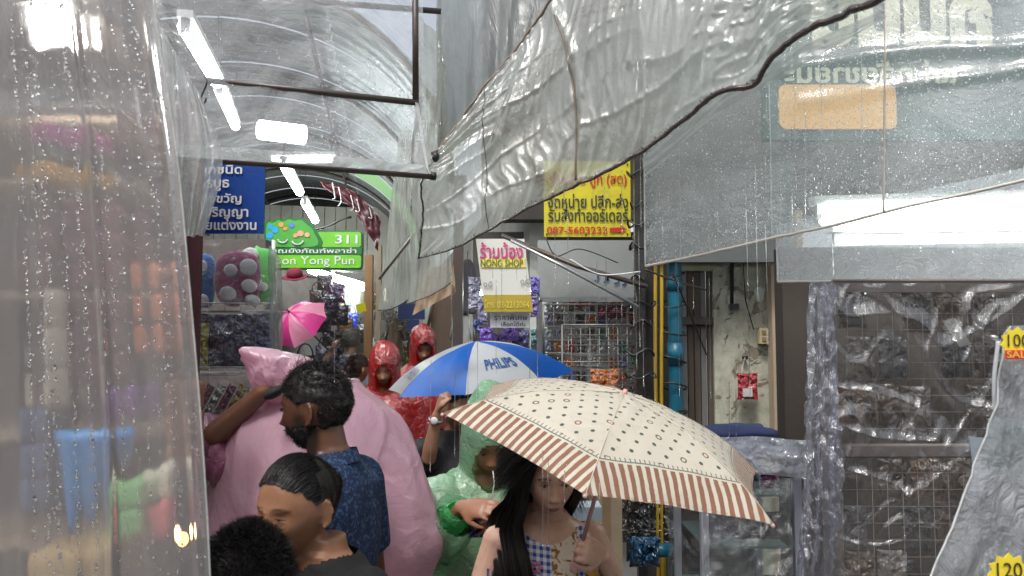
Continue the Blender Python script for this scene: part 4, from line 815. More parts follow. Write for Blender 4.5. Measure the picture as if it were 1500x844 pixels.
# ---- stall behind the beaded curtain
sh = thing('shelf_stand', 'stall shelving seen dimly behind the beaded curtain', 'shelf', P(90, 800, 2.1).xy.to_3d())
for py in (172, 262, 430, 640, 800): a = P(-150, py, 2.15); b = P(205, py, 2.15); MB().box(((a.x + b.x) / 2, 2.2, a.z), (b.x - a.x, .34, .02)).build('shelf_board', PALEW, sh)
for px in (205, 20): a = P(px, 100, 2.39); MB().box((a.x, 2.39, a.z / 2), (.03, .03, a.z)).build('upright', GALV, sh)
MB().box((P(20, 0, 2.42).x, 2.43, 1.3), (1.3, .02, 2.6)).build('back_board', pbr('wine back cloth', (.09, .03, .035), .9), sh)
def bundle(x0, y0, x1, y1, d, col, lbl, kind_='bundle', nm='folded_cloth', sh_=.8):
    a = P(x0, y1, d); b = P(x1, y0, d); c = (a + b) / 2; w = b.x - a.x; h = b.z - a.z
    k = max(1, round(h / .085)); t = frm(c, nm, lbl, kind_)
    for i in range(k): MB().ell((c.x + w * .12 * nz(i * 1.3, x0), d + .05, a.z + h * (i + .5) / k), (w / 2 * (1 + .3 * nz(i * 2.1, y0)), .09, h / k * .58), Matrix.Rotation(.12 * nz(i * .9, x0, 3), 3, 'Y'), 24, 12, fn=lambda q: (1 / (abs(q.x)**14 + abs(q.y)**14 + abs(q.z)**14) ** (1/14)) * .86 * (1 + .1 * nz(q.x * 2, q.z * 2, i))).build('fold', pbr('bundle %s' % str(col), tuple(min(.9, c * 1.1) for c in col), sh_), t, True)
bundle(14, 168, 114, 200, 1.75, (.42, .01, .22), 'magenta folded cloth uppermost behind the beaded curtain')
bundle(14, 202, 112, 224, 1.75, (.04, .07, .06), 'dark green folded cloth under the magenta one')
bundle(10, 226, 108, 254, 1.74, (.75, .38, .02), 'orange yellow folded cloth under the dark green one')
bundle(48, 420, 84, 600, 1.7, (.5, .44, .36), 'tall beige stack of folded packs behind the beaded curtain')
bundle(100, 290, 176, 420, 1.8, (.12, .03, .04), 'wine coloured stack behind the beads, right of the beige stack')
bundle(92, 430, 170, 560, 1.8, (.10, .04, .05), 'dark wine stack lower behind the beads, above the blue cone')
bundle(196, 380, 252, 520, 1.85, (.34, .10, .05), 'orange red cloth stack near the edge of the beaded curtain')
bundle(10, 600, 70, 760, 1.75, (.07, .10, .2), 'dull blue stack low behind the beaded curtain')
bundle(150, 715, 196, 800, 1.7, (.12, .35, .12), 'green pack low behind the beads beside the blue cone'); bundle(200, 690, 250, 740, 1.75, (.45, .45, .35), 'pale pack low behind the beads near the curtain edge'); bundle(205, 742, 240, 800, 1.72, (.45, .08, .1), 'red pack below the pale pack behind the curtain')
bundle(150, 570, 182, 620, 1.8, (.16, .05, .25), 'purple pack behind the beads above the blue cone')
bundle(30, 815, 150, 880, 1.7, (.3, .22, .1), 'brown pack at the foot of the stack behind the curtain'); bundle(232, 560, 275, 700, 1.95, (.28, .12, .08), 'rust brown stack just inside the curtain edge')
bundle(20, 270, 90, 415, 1.82, (.17, .08, .07), 'brown stack behind the curtain under the orange cloth')
cu = thing('closed_umbrella', 'bright blue folded umbrella hanging point down behind the beaded curtain', 'umbrella', P(133, 700, 1.5)); a = P(133, 634, 1.5); b = P(108, 790, 1.5)
S = []
for k in range(12):
    v = k / 11; c = a.lerp(b, v); r = .068 * (1 - v) + .003; S.append((c, Vector((r, 0, 0)), Vector((0, r * .6, 0))))
m = MB(); m.loft(S, 40); m.v = [tuple(Vector(p) * 1) if True else 0 for p in m.v]
m.build('canopy', pbr('bright blue nylon', (.02, .20, .50), .4), cu, True)
MB().tube([a + Vector((0, 0, .06)), a], .006, 8).build('handle', DKMET, cu); MB().tube([b, b - Vector((.004, 0, .02))], .003, 6).build('ferrule', DKMET, cu)
wb = thing('warm_bulb', 'small warm lit bulb glowing low behind the beaded curtain edge', 'lamp', P(268, 790, 1.6)); MB().ell(P(268, 790, 1.6), (.012, .012, .016), nu=14, nv=10).build('bulb', emit('warm bulb', (1, .55, .22), 22), wb, True); MB().tube([P(268, 790, 1.6) - Vector((0, 0, .03)), P(268, 790, 1.6) - Vector((0, 0, .07))], .014, 10).build('socket', BLACK, wb)
# ---- goods in the alley
hat(432, 406, 4.9, .085, MAR, 'maroon felt hat hanging below the green sign'); 
garment(458, 520, 6.5, 44, 110, plastic('grey garment cover', milk=.8, col=(.5, .52, .5), rough=.15), 'long grey covered gown hanging under the maroon hat', 'garment cover', name='garment_cover')
al = [(482, 448, 6.6, 'b', (.05, .03, .07)), (497, 462, 7.2, 'b', (.03, .02, .03)), (470, 470, 6.3, 'b', (.02, .02, .025)), (487, 500, 6.4, 'b', (.03, .02, .02)), (478, 525, 6.0, 'b', (.04, .03, .07)), (505, 480, 8, 'b', (.25, .12, .03)), (492, 430, 8.2, 'b', (.08, .03, .1)), (500, 510, 7.6, 'b', (.02, .02, .02)), (514, 470, 9, 'b', (.02, .05, .5)), (522, 490, 9, 'b', (.03, .03, .03)), (534, 488, 8.4, 'b', (.05, .05, .06)), (466, 440, 7.5, 'b', (.1, .06, .06)), (476, 415, 8.5, 'b', (.06, .04, .05)), (448, 540, 5.6, 'b', (.05, .05, .05)), (493, 540, 6.3, 'b', (.05, .04, .12))]
for i, (px, py, d, _k, col) in enumerate(al): handbag(px, py, d, 30 * 6 / d * 1.1, 34 * 6 / d * 1.1, col, f'{["dark plum","black","small black","dark brown","navy grey","amber","plum","jet black","bright blue","black flat","charcoal","brownish","dusky","grey black","indigo"][i]} bag hanging {["below the sign, largest of the dark cluster","behind the plum bag","just above the pink umbrella","low beside the gown cover","over the curly hair","glinting in the middle of the cluster","high in the cluster","low behind the amber bag","beside the pale post","under the blue bag","under the yellow card","left of the plum bag","right under the green sign","below the pink umbrella","behind the bearded man"][i]}')
for i, (px, py, d, w, h, mt, lb) in enumerate(((522, 438, 10, 16, 44, WH, 'white shirt hanging between the two timber posts'), (532, 436, 10.4, 14, 42, CRM2, 'cream shirt behind the white one between the timber posts'), (511, 432, 10.8, 14, 40, WH, 'smaller white shirt left of the pale timber post'), (560, 470, 8.2, 24, 60, GR, 'grey shirt hanging right of the orange tan post'), (578, 500, 7.6, 26, 60, BRN, 'brown shirt hanging behind the red hoods'), (650, 480, 6.6, 44, 110, BRN, 'long brown cloth hanging behind the second red hood'), (630, 470, 7.0, 24, 90, pbr('pale green board cloth', (.42, .48, .44), .7), 'pale greenish cloth beside the cross sign'), (675, 500, 6.2, 30, 100, GR, 'grey garment beside the purple bags'), (590, 520, 8, 22, 40, GR, 'short grey shirt between the red hoods'), (570, 440, 9, 20, 40, CRM2, 'cream shirt high behind the plastic strips'), (548, 520, 9.5, 22, 50, GR, 'grey shirt low behind the grey-haired man'), (685, 420, 6.2, 26, 80, DK, 'black garment hanging beside the white banner'), (664, 560, 6.3, 40, 90, DK, 'dark garment low behind the blue umbrella'))): garment(px, py, d, w, h, mt, lb)
for i, (px, py) in enumerate(((568, 455), (588, 470), (575, 425), (605, 500), (600, 520), (560, 500), (640, 530), (655, 520), (575, 480), (545, 440))):
    packet(px, py, 7.3 + .1 * i, 20, 30, .05, [(.35, .33, .3), (.2, .17, .13), (.45, .45, .42), (.1, .09, .08), (.3, .25, .1)][i % 5], f'{["pale","brown","whitish","dark","ochre"][i%5]} film wrapped packet hanging {["under","beside","behind","near","below"][i%5]} {["the cross sign","the red hoods","the plastic strips","the orange tan post","the brown garment"][i//2]}', crack=1)
# purple bags under the banner
for i, (px, py, w, h, col) in enumerate(((712, 492, 20, 26, (.22, .10, .62)), (730, 500, 22, 24, (.12, .06, .30)), (748, 488, 24, 24, (.30, .16, .70)), (757, 503, 18, 22, (.06, .05, .2)), (700, 478, 14, 22, (.04, .08, .3)), (784, 420, 14, 30, (.22, .18, .6)), (783, 450, 12, 30, (.3, .22, .65)), (768, 497, 16, 28, (.20, .20, .45)), (740, 515, 20, 14, (.45, .25, .6)), (788, 502, 22, 40, (.16, .36, .36)), (707, 455, 16, 40, (.35, .33, .5)), (695, 430, 18, 50, (.38, .38, .5)))):
    packet(px, py, 4.9 + .02 * i, w, h, .03, col, f'{["violet","dark purple","bright violet","indigo black","deep blue","lavender","pale lavender","slate violet","pink violet","pale teal","whitish lilac","lilac grey"][i]} packet hanging {["at the lower edge of the paper notice","between the two violet packets","lower right of the paper notice","just behind the bright violet one","at the corner of the paper notice","beside the banner top","beside the mustard band","over the umbrella top","lowest of the purple cluster","between umbrella and wire grid","behind the banner foot","behind the banner top"][i]}', crack=.9)
# packets in the wire grid stall
pc = [(.42, .42, .44), (.30, .03, .03), (.10, .12, .30), (.48, .46, .44), (.06, .05, .05), (.30, .28, .40), (.05, .18, .10), (.35, .30, .25), (.50, .14, .04), (.2, .16, .16)]
pn = ['silvery', 'red', 'dull blue', 'whitish', 'black', 'lilac', 'green', 'beige', 'orange', 'brownish']
rws = [448, 468, 488, 508, 530, 552, 574]; rn = ['top', 'second', 'third', 'fourth', 'fifth', 'sixth', 'lowest']
sb = thing('shelf_stand', 'steel shelves of small packets behind the wire grid stall front', 'shelf', P(865, 700, 5.5).xy.to_3d())
for j, py in enumerate(rws):
    a = P(795, py + 10, 5.32); b = P(940, py + 10, 5.32); MB().box(((a.x + b.x) / 2, 5.4, a.z), (b.x - a.x, .22, .01)).build('shelf_board', GALV, sb)
    for i in range(9):
        k = (i * 3 + j * 5 + (i * j) % 3) % 10; px = 804 + i * 15.6 + random.uniform(-2, 2)
        packet(px, py + random.uniform(-1, 1.5), 5.3, random.uniform(10, 15), random.uniform(13, 18), .025, pc[k], f'{pn[k]} little packet, {ORD[i]} in the {rn[j]} row behind the wire grid', n=5, crack=.8)
packet(886, 563, 4.85, 44, 46, .05, (.62, .20, .06), 'orange plastic bag hanging on the lower wire grid behind the dotted umbrella', n=12, name='plastic_bag', cat='plastic bag', rough=.25)
packet(896, 455, 5.15, 44, 24, .04, (.14, .03, .05), 'wide maroon packet at the top of the wire grid near the black post', n=8); packet(852, 445, 5.2, 40, 12, .04, (.55, .10, .04), 'orange red packet at the top centre of the wire grid', n=8)
# stuff by the black post foot
packet(944, 808, 2.9, 44, 44, .09, (.01, .07, .16), 'dark blue wrapped bundle on the ground side of the striped umbrella edge', n=14, name='wrapped_bundle', cat='bundle'); 
o = MB().tube([P(955, 806, 3.0), P(985, 806, 3.0)], .028, 12).build('pipe_piece', pm, None, True); tag(o, 'short piece of teal pipe sticking out of the dark blue bundle', 'pipe')
ct = thing('cardboard_box', 'tan cardboard boxes column standing behind the dotted umbrella shaft', 'box', P(888, 800, 2.8).xy.to_3d())
c = P(888, 740, 2.85); MB().box((c.x, 2.95, .8), (.12, .2, 1.6)).build('carton', pbr('tan cardboard', (.30, .23, .16), .85, dirt=(.15, .1, .07)), ct); MB().box((c.x, 2.848, .9), (.03, .004, 1.3)).build('tape', pbr('brown tape', (.22, .15, .09), .3), ct)
bx = thing('clear_box', 'clear plastic box lid glimpsed between the shaft and the shoulder of the dotted umbrella holder', 'box', P(858, 745, 2.6)); m = MB(); c = P(858, 748, 2.6)
m.box(c, (.10, .1, .045)).build('box_body', pbr('pale blue plastic', (.40, .50, .58), .2), bx); 
# dark goods behind the low part of the doorway
for i, (px, h, col) in enumerate(((935, 150, (.03, .03, .03)), (965, 120, (.05, .04, .03)), (1000, 160, (.03, .025, .03)), (920, 100, (.08, .07, .06)))):
    packet(px, 745, 3.4 + .1 * i, 36, h, .06, col, f'{["black","dark brown","charcoal","dusky grey"][i]} wrapped roll standing {["left of the yellow rods","behind the yellow rods","behind the display case film","nearest the tan cardboard"][i]}', n=10)
for i, px in enumerate((963, 969)): tag(MB().tube([P(px, 730, 3.2), P(px + 1, 860, 3.2)], .006, 6).build('rod', ym, None), ['left thin yellow rod under the striped umbrella edge', 'right thin yellow rod under the striped umbrella edge'][i], 'rod')
# ---- bags on the tall rack
rl = ['top', 'second', 'third', 'fourth', 'fifth', 'sixth']; i = 0
for j, py in enumerate((450, 520, 595, 700, 770, 840)):
    for k in range(7):
        if (k * 5 + j * 3) % 4 == 1: continue
        px = 1248 + k * 47 + (j % 2) * 12; col = [(.07, .05, .04), (.13, .085, .06), (.05, .045, .045), (.20, .17, .15), (.10, .065, .05), (.12, .11, .115), (.16, .085, .045)][(k * 2 + j * 3) % 7]
        packet(px, py + random.uniform(-6, 6), 2.42, 44, 66, .035, col, f'{["dark brown","brown","black","greyish","umber","charcoal","rust brown"][(k*2+j*3)%7]} wrapped purse, {ORD[k]} in the {rl[j]} row of the tall wire rack', n=10, crack=.5, rough=.38, name='wrapped_purse', cat='purse'); i += 1
a = P(1395, 480, 2.27); m = MB().add([a + Vector(p) for p in ((-.03, 0, .02), (.01, 0, .03), (.055, 0, -.05), (.02, 0, -.06))], [(0, 1, 2, 3)]); tag(m.build('paper_tag', pbr('grey card tag', (.32, .31, .29), .6), None), 'grey paper tag stuck slanting on the tall wire rack', 'tag')
kn = P(1247, 598, 2.26); tag(MB().beam(kn + Vector((-.006, 0, .035)), kn + Vector((.006, 0, -.03)), .016, .012).build('clip', BLACK, None), 'small black clip on the tall wire rack', 'clip')
# ---- pale slatted wall and drape deep in the alley
sw = thing('slatted_wall', 'off white boarded panel spanning the alley behind the green sign', 'panel', A(-1.2, 11.5, 3.2))
for k in range(18):
    MB().box(A(-2.55 + k * .16, 11.5 + .012 * (k % 2), 3.28), (.15, .02, .95), Matrix.Rotation(YAW, 3, 'Z')).build('plank', pbr('off white boards', (.48, .47, .42), .7, dirt=(.25, .2, .15)), sw)
G = ruled([(470, 266, 6.9), (520, 282, 6.9), (558, 322, 6.8)], [(474, 275, 6.9), (515, 305, 6.9), (554, 368, 6.8)], nu=50, nv=20, fold=lambda u, v: .06 * nz(u * 8, v * 3, 3))
tag(sheet('cloth_drape', G, pbr('maroon tarpaulin', (.075, .012, .02), .45, bump=.4, bs=20)), 'maroon tarpaulin bunched along the roof edge behind the lower rod', 'tarpaulin')
for q_, k in enumerate((1, 2, 4, 5, 7)): tag(MB().tube(resamp([P(478 + k * 9, 262 + k * 6, 6.7), P(482 + k * 9, 285 + k * 5, 6.7), P(477 + k * 9 + 4 * nz(k * 1.7, 2), 290 + k * 4 + 8 * nz(k * 2.3, 5), 6.7)], 8), .005, 5).build('tie_rope', WHITEP, None, True), f'short pale rope, {ORD[q_]} from the top along the maroon tarpaulin', 'rope', 'ropes along the maroon tarpaulin')
tag(MB().tube(resamp([P(400, 345, 7), P(470, 335, 7), P(500, 322, 7), P(515, 318, 7)], 14), .012, 6).build('cable', BLACK, None, True), 'black cable over the top of the green sign', 'cable')
for i, (x0, y0, x1, y1, d) in enumerate(((405, 385, 545, 402, 9), (440, 405, 545, 412, 10), (395, 372, 470, 385, 8))): tag(MB().tube([P(x0, y0, d), P(x1, y1, d)], .014, 6).build('hanging_rail', GALV, None, True), f'{["upper","lower","nearer"][i]} galvanised rail under the green sign', 'rail')
# ============================================================ people
def head_verts(kind='m', n=110):
    """head in its own frame: eyes at z=0, face towards -y, metres"""
    f = kind == 'f'
    th = np.linspace(.02, math.pi - .02, n)[:, None]; ph = np.linspace(0, 2 * math.pi, n, endpoint=False)[None, :]
    X = np.sin(th) * np.cos(ph); Y = np.sin(th) * np.sin(ph); Z = np.cos(th) * np.ones_like(ph)
    x = X * .074; y = Y * .096; z = Z * .113 + .006
    back = y > 0
    low = sstep(-.005, -.11, z)
    x = x * (1 - (.30 if f else .24) * low); y = np.where(back, y * (1 - .55 * low), y)
    y = np.where(~back, y * (1 + .16 * low), y)
    y = y + np.where(back & (z > 0), .006 * (y / .096), 0)
    x = x * (1 + .05 * np.exp(-((z - .055) / .04) ** 2) * (y > 0))
    fr = (y < -.01)
    y = np.where(y < -.078, -.078 + (y + .078) * .55, y)
    def g(cx, cz, sx, sz, amt): return np.where(fr, amt * np.exp(-((x - cx) / sx) ** 2 - ((z - cz) / sz) ** 2), 0)
    ridge = np.clip((.008 - z) / .046, 0, 1) ** 1.3 * np.clip((z + .050) / .008, 0, 1)
    dy = np.where(fr, -(.020 if f else .025) * ridge * np.exp(-(x / (.0085 + .004 * ridge)) ** 2), 0)
    for s in (-1, 1):
        dy += -g(s * .012, -.040, .0065, .0065, .009) + g(s * .030, .002, .017, .011, .0095) - g(s * .030, .019, .022, .008, .004 if f else .006) - g(s * .043, -.028, .018, .018, .005)
        dy += -g(s * .030, -.001, .0125, .0075, .0045)
    dy += -g(0, -.0655, .021, .0045, .006) - g(0, -.0765, .017, .005, .0065) + g(0, -.0712, .026, .0022, .004) + g(0, -.088, .02, .006, .003) - g(0, -.103, .018, .012, .009) - g(0, .012, .02, .014, .003) - g(0, -.064, .032, .02, .004)
    y = y + dy
    V = np.stack([x, y, z], -1).reshape(-1, 3)
    F = [(i * n + j, i * n + (j + 1) % n, (i + 1) * n + (j + 1) % n, (i + 1) * n + j) for i in range(n - 1) for j in range(n)]
    F += [tuple(range(n - 1, -1, -1)), tuple((n - 1) * n + j for j in range(n))]
    return V, F
HEADS = {k: head_verts(k) for k in 'mf'}
def remesh(m, vox, smooth=3, fac=.5):
    me = m.mesh('tmp'); o = bpy.data.objects.new('tmp', me); COL.objects.link(o)
    r = o.modifiers.new('r', 'REMESH'); r.mode = 'VOXEL'; r.voxel_size = vox; r.use_smooth_shade = True
    if smooth: s = o.modifiers.new('s', 'SMOOTH'); s.iterations = smooth; s.factor = fac
    dg = bpy.context.evaluated_depsgraph_get(); out = bpy.data.meshes.new_from_object(o.evaluated_get(dg)); bpy.data.objects.remove(o); bpy.data.meshes.remove(me); return out
def vco(me): a = np.empty(len(me.vertices) * 3, np.float32); me.vertices.foreach_get('co', a); return a.reshape(-1, 3)
def vno(me): a = np.empty(len(me.vertices) * 3, np.float32); me.vertices.foreach_get('normal', a); return a.reshape(-1, 3)
def setco(me, a): me.vertices.foreach_set('co', np.ascontiguousarray(a, np.float32).ravel()); me.update()
def np_noise(P_, s, seed=0):
    """cheap smooth numpy value noise"""
    q = P_ * s + seed * 17.3; i = np.floor(q).astype(np.int64); f = q - i; f = f * f * (3 - 2 * f); r = 0
    for dx in (0, 1):
        for dy in (0, 1):
            for dz in (0, 1):
                h = ((i[:, 0] + dx) * 374761393 + (i[:, 1] + dy) * 668265263 + (i[:, 2] + dz) * 2147483647 % 1000003) & 0xffffffff
                h = ((h ^ (h >> 13)) * 1274126177) & 0xffffffff; v = ((h ^ (h >> 16)) & 0xffff) / 32768. - 1
                w = (f[:, 0] if dx else 1 - f[:, 0]) * (f[:, 1] if dy else 1 - f[:, 1]) * (f[:, 2] if dz else 1 - f[:, 2]); r = r + v * w
    return r
def setcol(me, col):
    a = me.color_attributes.new('skin', 'FLOAT_COLOR', 'POINT'); c = np.ones((len(col), 4), np.float32); c[:, :3] = col; a.data.foreach_set('color', c.ravel())
def skin_mat():
    t = NT('skin'); a = t.n('ShaderNodeVertexColor', layer_name='skin'); v = t.coord('Object'); n1 = t.noise(v, 60, 4)
    n2 = t.noise(v, 18, 5); base = t.mix(t.math('MULTIPLY', t.math('MULTIPLY', n1, n2), .9, clamp=True), a.outputs[0], (.45, .22, .16), 'MULTIPLY')
    p = t.n('ShaderNodeBsdfPrincipled', {'Base Color': base, 'Roughness': .38, 'Subsurface Weight': .12, 'Subsurface Scale': .01}); t.put(p, 'Subsurface Radius', (1, .3, .15)); t.put(p, 'Normal', t.bump(t.noise(v, 380, 4), .22, .003)); return t.end(p)
SKIN = skin_mat()
def hair_mat(nm, col, rough=.34):
    t = NT(nm); v = t.coord('Object'); n1 = t.noise(v, 90, 3); p = t.n('ShaderNodeBsdfPrincipled', {'Base Color': t.mix(n1, tuple(c * .6 for c in col), tuple(c * 1.8 for c in col)), 'Roughness': rough}); t.put(p, 'Specular IOR Level', .4); return t.end(p)
HAIRK = hair_mat('black hair', (.008, .0065, .006), .48); HAIRG = hair_mat('greying hair', (.16, .15, .13), .5); HAIRB = hair_mat('dark brown hair', (.018, .010, .007))
def strands(roots, dirs, L, k=5, w=.0007, grav=.5, curl=.0, seed=0, lift=0, guide=None):
    """ribbons of hair; roots/dirs arrays. guide(p, t) may pull points"""
    rg = np.random.default_rng(seed); n = len(roots); L = np.asarray(L) * np.ones(n); p = roots.copy(); d = dirs / np.linalg.norm(dirs, axis=1, keepdims=True)
    pts = [p.copy()]
    for i in range(k):
        d = d + np.array([0, 0, -grav]) / k + rg.normal(0, curl, (n, 3)) / k * 3; d /= np.linalg.norm(d, axis=1, keepdims=True)
        p = p + d * (L / k)[:, None]
        if guide is not None: p = guide(p, (i + 1) / k)
        pts.append(p.copy())
    side = np.cross(dirs, rg.normal(0, 1, (n, 3))); side /= np.linalg.norm(side, axis=1, keepdims=True) + 1e-9
    V = np.empty((n, k + 1, 2, 3))
    for i, q in enumerate(pts): ww = w * (1 - .75 * i / k); V[:, i, 0] = q - side * ww; V[:, i, 1] = q + side * ww
    V = V.reshape(-1, 3); b = (np.arange(n) * (k + 1) * 2)[:, None]; F = []
    for i in range(k): F.append(np.stack([b[:, 0] + 2*i, b[:, 0] + 2*i + 1, b[:, 0] + 2*i + 3, b[:, 0] + 2*i + 2], 1))
    F = np.concatenate(F); return V, F
def np_mesh(V, F, name='h'):
    me = bpy.data.meshes.new(name); me.vertices.add(len(V)); me.vertices.foreach_set('co', np.ascontiguousarray(V, np.float32).ravel()); nf = len(F); me.loops.add(nf * 4); me.loops.foreach_set('vertex_index', np.ascontiguousarray(F, np.int32).ravel())
    me.polygons.add(nf); me.polygons.foreach_set('loop_start', np.arange(nf, dtype=np.int32) * 4); me.update(calc_edges=True); return me
class Human:
    """one person; head centre (between the eyes, inside the skull) in the world, yaw 0 = facing the camera, + = turned to photo right"""
    def __init__(s, label, hc, yaw=0, tilt=0, roll=0, byaw=None, scale=1.0, kind='m', skin=(.32, .16, .09), build=1.0, group=None, lean=(0, 0), lip=None, beard=0):
        s.hc = Vector(hc); s.sc = scale; s.kind = kind; s.skin = np.array(skin); s.byaw = R(yaw if byaw is None else byaw); s.build = build; s.beard = beard; s.lip = lip
        s.HM = (Matrix.Rotation(R(yaw), 3, 'Z') @ Matrix.Rotation(R(tilt), 3, 'X') @ Matrix.Rotation(R(roll), 3, 'Y'))
        s.BM = Matrix.Rotation(s.byaw, 3, 'Z'); s.nk = s.hc + s.HM @ Vector((0, .028, -.10)) * scale
        s.chest = s.nk + s.BM @ Vector((lean[0], .012 + lean[1], -.060)) * scale      # base of the neck
        s.t = thing('person', label, 'person', (s.chest.x, s.chest.y, 0), group); s.hands = []; s.arms = []
    def B(s, x, y, z): return s.chest + s.BM @ Vector((x, y, z)) * s.sc      # body frame, z measured from the neck base
    def torso(s, m, k=1.0, add=0.0, low=None):
        b = s.build; secs = []
        for z, rx, ry, oy in ((.05, .052, .055, 0), (.015, .062, .06, .0), (-.02, .125, .07, .005), (-.055, .178, .085, .005), (-.12, .182, .10, .0), (-.22, .165, .112, -.005), (-.34, .145, .10, -.005), (-.44, .14, .095, 0), (-.55, .165, .11, .005), (-.64, .17, .115, .005), (-.70, .15, .10, 0)):
            if low is not None and z < low: break
            if s.kind == 'f': rx *= .9; ry *= .95
            e = add; secs.append((s.B(0, oy, z), s.BM @ Vector(((rx * b * k + e) * s.sc, 0, 0)), s.BM @ Vector((0, (ry * b * k + e) * s.sc, 0))))
        m.loft(secs, 32)
    def sh(s, sd): return s.B(sd * (.155 if s.kind == 'm' else .138) * s.build, .005, -.065)
    def arm(s, sd, elbow, wrist):
        s.arms.append((sd, s.sh(sd), Vector(elbow), Vector(wrist)))
    def rest_arms(s, sides=(-1, 1)):
        for sd in sides: a = s.sh(sd); e = a + s.BM @ Vector((sd * .05, .02, -.28)) * s.sc; s.arm(sd, e, e + s.BM @ Vector((sd * .01, -.10, -.22)) * s.sc); s.hand(sd, s.BM @ Vector((0, -.3, -1)), s.BM @ Vector((sd, 0, 0)), .35)
    def hand(s, sd, fwd, back, curl=.5, spread=.12, thumb=1.0, idx=-1):
        """fwd: direction of the fingers, back: normal of the hand's back"""
        s.hands.append((s.arms[idx][3].copy(), Vector(fwd).normalized(), Vector(back), sd, curl, spread, thumb))
    def limbs(s, m, fat=0.0):
        sc = s.sc
        for sd, a, e, w in s.arms:
            f = .86 if s.kind == 'f' else 1
            pts = [a, a.lerp(e, .3), a.lerp(e, .75), e, e.lerp(w, .25), e.lerp(w, .7), w]; rr = [.056, .052, .042, .039, .041, .031, .026]
            m.tube(pts, [(r * f + fat) * sc for r in rr], 16); m.ell(a, ((.058 * f + fat) * sc,) * 3)
    def build_hand(s, m, h):
        w, f, bk, sd, curl, spread, thumb = h; sc = s.sc * (.92 if s.kind == 'f' else 1.0)
        bk = (bk - f * bk.dot(f)).normalized(); x = f.cross(bk).normalized()      # x: across the palm
        palm = w + f * .048 * sc; M = Matrix((x, f, bk)).transposed()
        m.loft([(w - f * .012 * sc, x * .024 * sc, bk * .018 * sc), (w + f * .015 * sc, x * .030 * sc, bk * .016 * sc), (w + f * .055 * sc, x * .041 * sc, bk * .015 * sc), (w + f * .088 * sc, x * .040 * sc, bk * .012 * sc), (w + f * .097 * sc, x * .034 * sc, bk * .008 * sc)], 18)
        for k, (ox, L, r) in enumerate(((-.031, .068, .0078), (-.0105, .078, .0082), (.0105, .073, .0079), (.031, .058, .0068))):
            p = w + f * (.086 - .004 * abs(k - 1.3)) * sc + x * ox * sc; d = (f + x * (k - 1.5) * spread).normalized(); pts = [p - d * .012 * sc, p]; cur = curl * (1 + .10 * (k - 1.5))
            for q, part in enumerate((.46, .30, .24)):
                ang = cur * (.55, .95, .75)[q]; ax = x; d = (Matrix.Rotation(-ang, 3, ax) @ d).normalized(); 
                pts.append(pts[-1] + d * L * part * .5 * sc); pts.append(pts[-1] + d * L * part * .5 * sc)
            m.tube(pts, [r * sc * q for q in (1.1, 1.08, 1.0, 1.04, .92, .95, .85, .62)], 10); m.ell(pts[-1], (r * .62 * sc,) * 3, nu=8, nv=6)
        sx = -1 if sd > 0 else 1
        p = w + f * .022 * sc + x * sx * .024 * sc; d = (f * .75 + x * sx * .75 - bk * .35).normalized(); pts = [p]
        for q in range(3):
            pts.append(pts[-1] + d * (.034, .030, .024)[q] * sc); d = (d + (f * .35 - bk * .35 * thumb - x * sx * .45 * thumb)).normalized()
        m.tube(pts, [r * sc for r in (.013, .0115, .0095, .0065)], 10); m.ell(pts[-1], (.0065 * sc,) * 3, nu=8, nv=6)
    def make(s, vox=.005, legs=True, hair_pig=True):
        m = MB(); V, F = HEADS[s.kind]; HM = np.array(s.HM); W_ = (V * s.sc) @ HM.T + np.array(s.hc); m.add([tuple(v) for v in W_], F)
        for sd in (-1, 1):
            c = s.H((sd * .0745, .012, -.012)); E = s.HM @ Matrix.Rotation(sd * R(-22), 3, 'Z') @ Matrix.Rotation(R(-8), 3, 'X')
            m.ell(c, (.0055 * s.sc, .016 * s.sc, .029 * s.sc), E, 14, 10)
            pts = [c + E @ Vector((sd * .004, .018 * math.cos(t) * (1 if t < 2.6 else .8), .030 * math.sin(t) - .001)) * s.sc for t in np.linspace(-1.9, 3.3, 16)]; m.tube(pts, .0038 * s.sc, 8)
        m.tube([s.H((0, .018, -.045)), s.nk, s.nk.lerp(s.chest, .6), s.chest - Vector((0, 0, .02))], [r * s.sc * (.86 if s.kind == 'f' else 1) for r in (.055, .055, .058, .066)], 20)
        m.loft([(s.nk.lerp(s.chest, .35), s.BM @ Vector((.056 * s.sc, 0, 0)), Vector((0, .052 * s.sc, 0))), (s.B(0, .012, -.035), s.BM @ Vector(((.105 if s.kind == 'f' else .122) * s.sc * s.build, 0, 0)), s.BM @ Vector((0, .058 * s.sc, 0)))], 24)
        s.torso(m); s.limbs(m)
        for h in s.hands: s.build_hand(m, h)
        if legs:
            for sd in (-1, 1):
                a = s.B(sd * .09, 0, -.66); z = a.z; k_ = Vector((a.x, a.y - .02, z * .52)); an = Vector((a.x, a.y + .01, .09)); m.tube([a, a.lerp(k_, .5), k_, k_.lerp(an, .3), an, (an.x, an.y, .03)], [.088, .078, .056, .054, .038, .04], 14)
                ft = s.BM @ Vector((0, -.07, 0)); m.ell(Vector((an.x, an.y, .035)) + ft, (.042, .115, .034), s.BM, 14, 8)
        me = remesh(m, vox, 3 if vox < .006 else 2, .42); co = vco(me); s.co = co; s.no = vno(me)
        loc = ((co - np.array(s.hc)) @ HM) / s.sc; s.loc = loc; x, y, z = loc.T; hd = (np.abs(x) < .1) & (np.abs(y) < .13) & (z > -.125) & (z < .14); fr = hd & (y < -.03)
        col = np.ones((len(co), 3)) * s.skin
        def mul(mask, c): col[:] = col * (1 - mask[:, None]) + np.array(c) * mask[:, None]
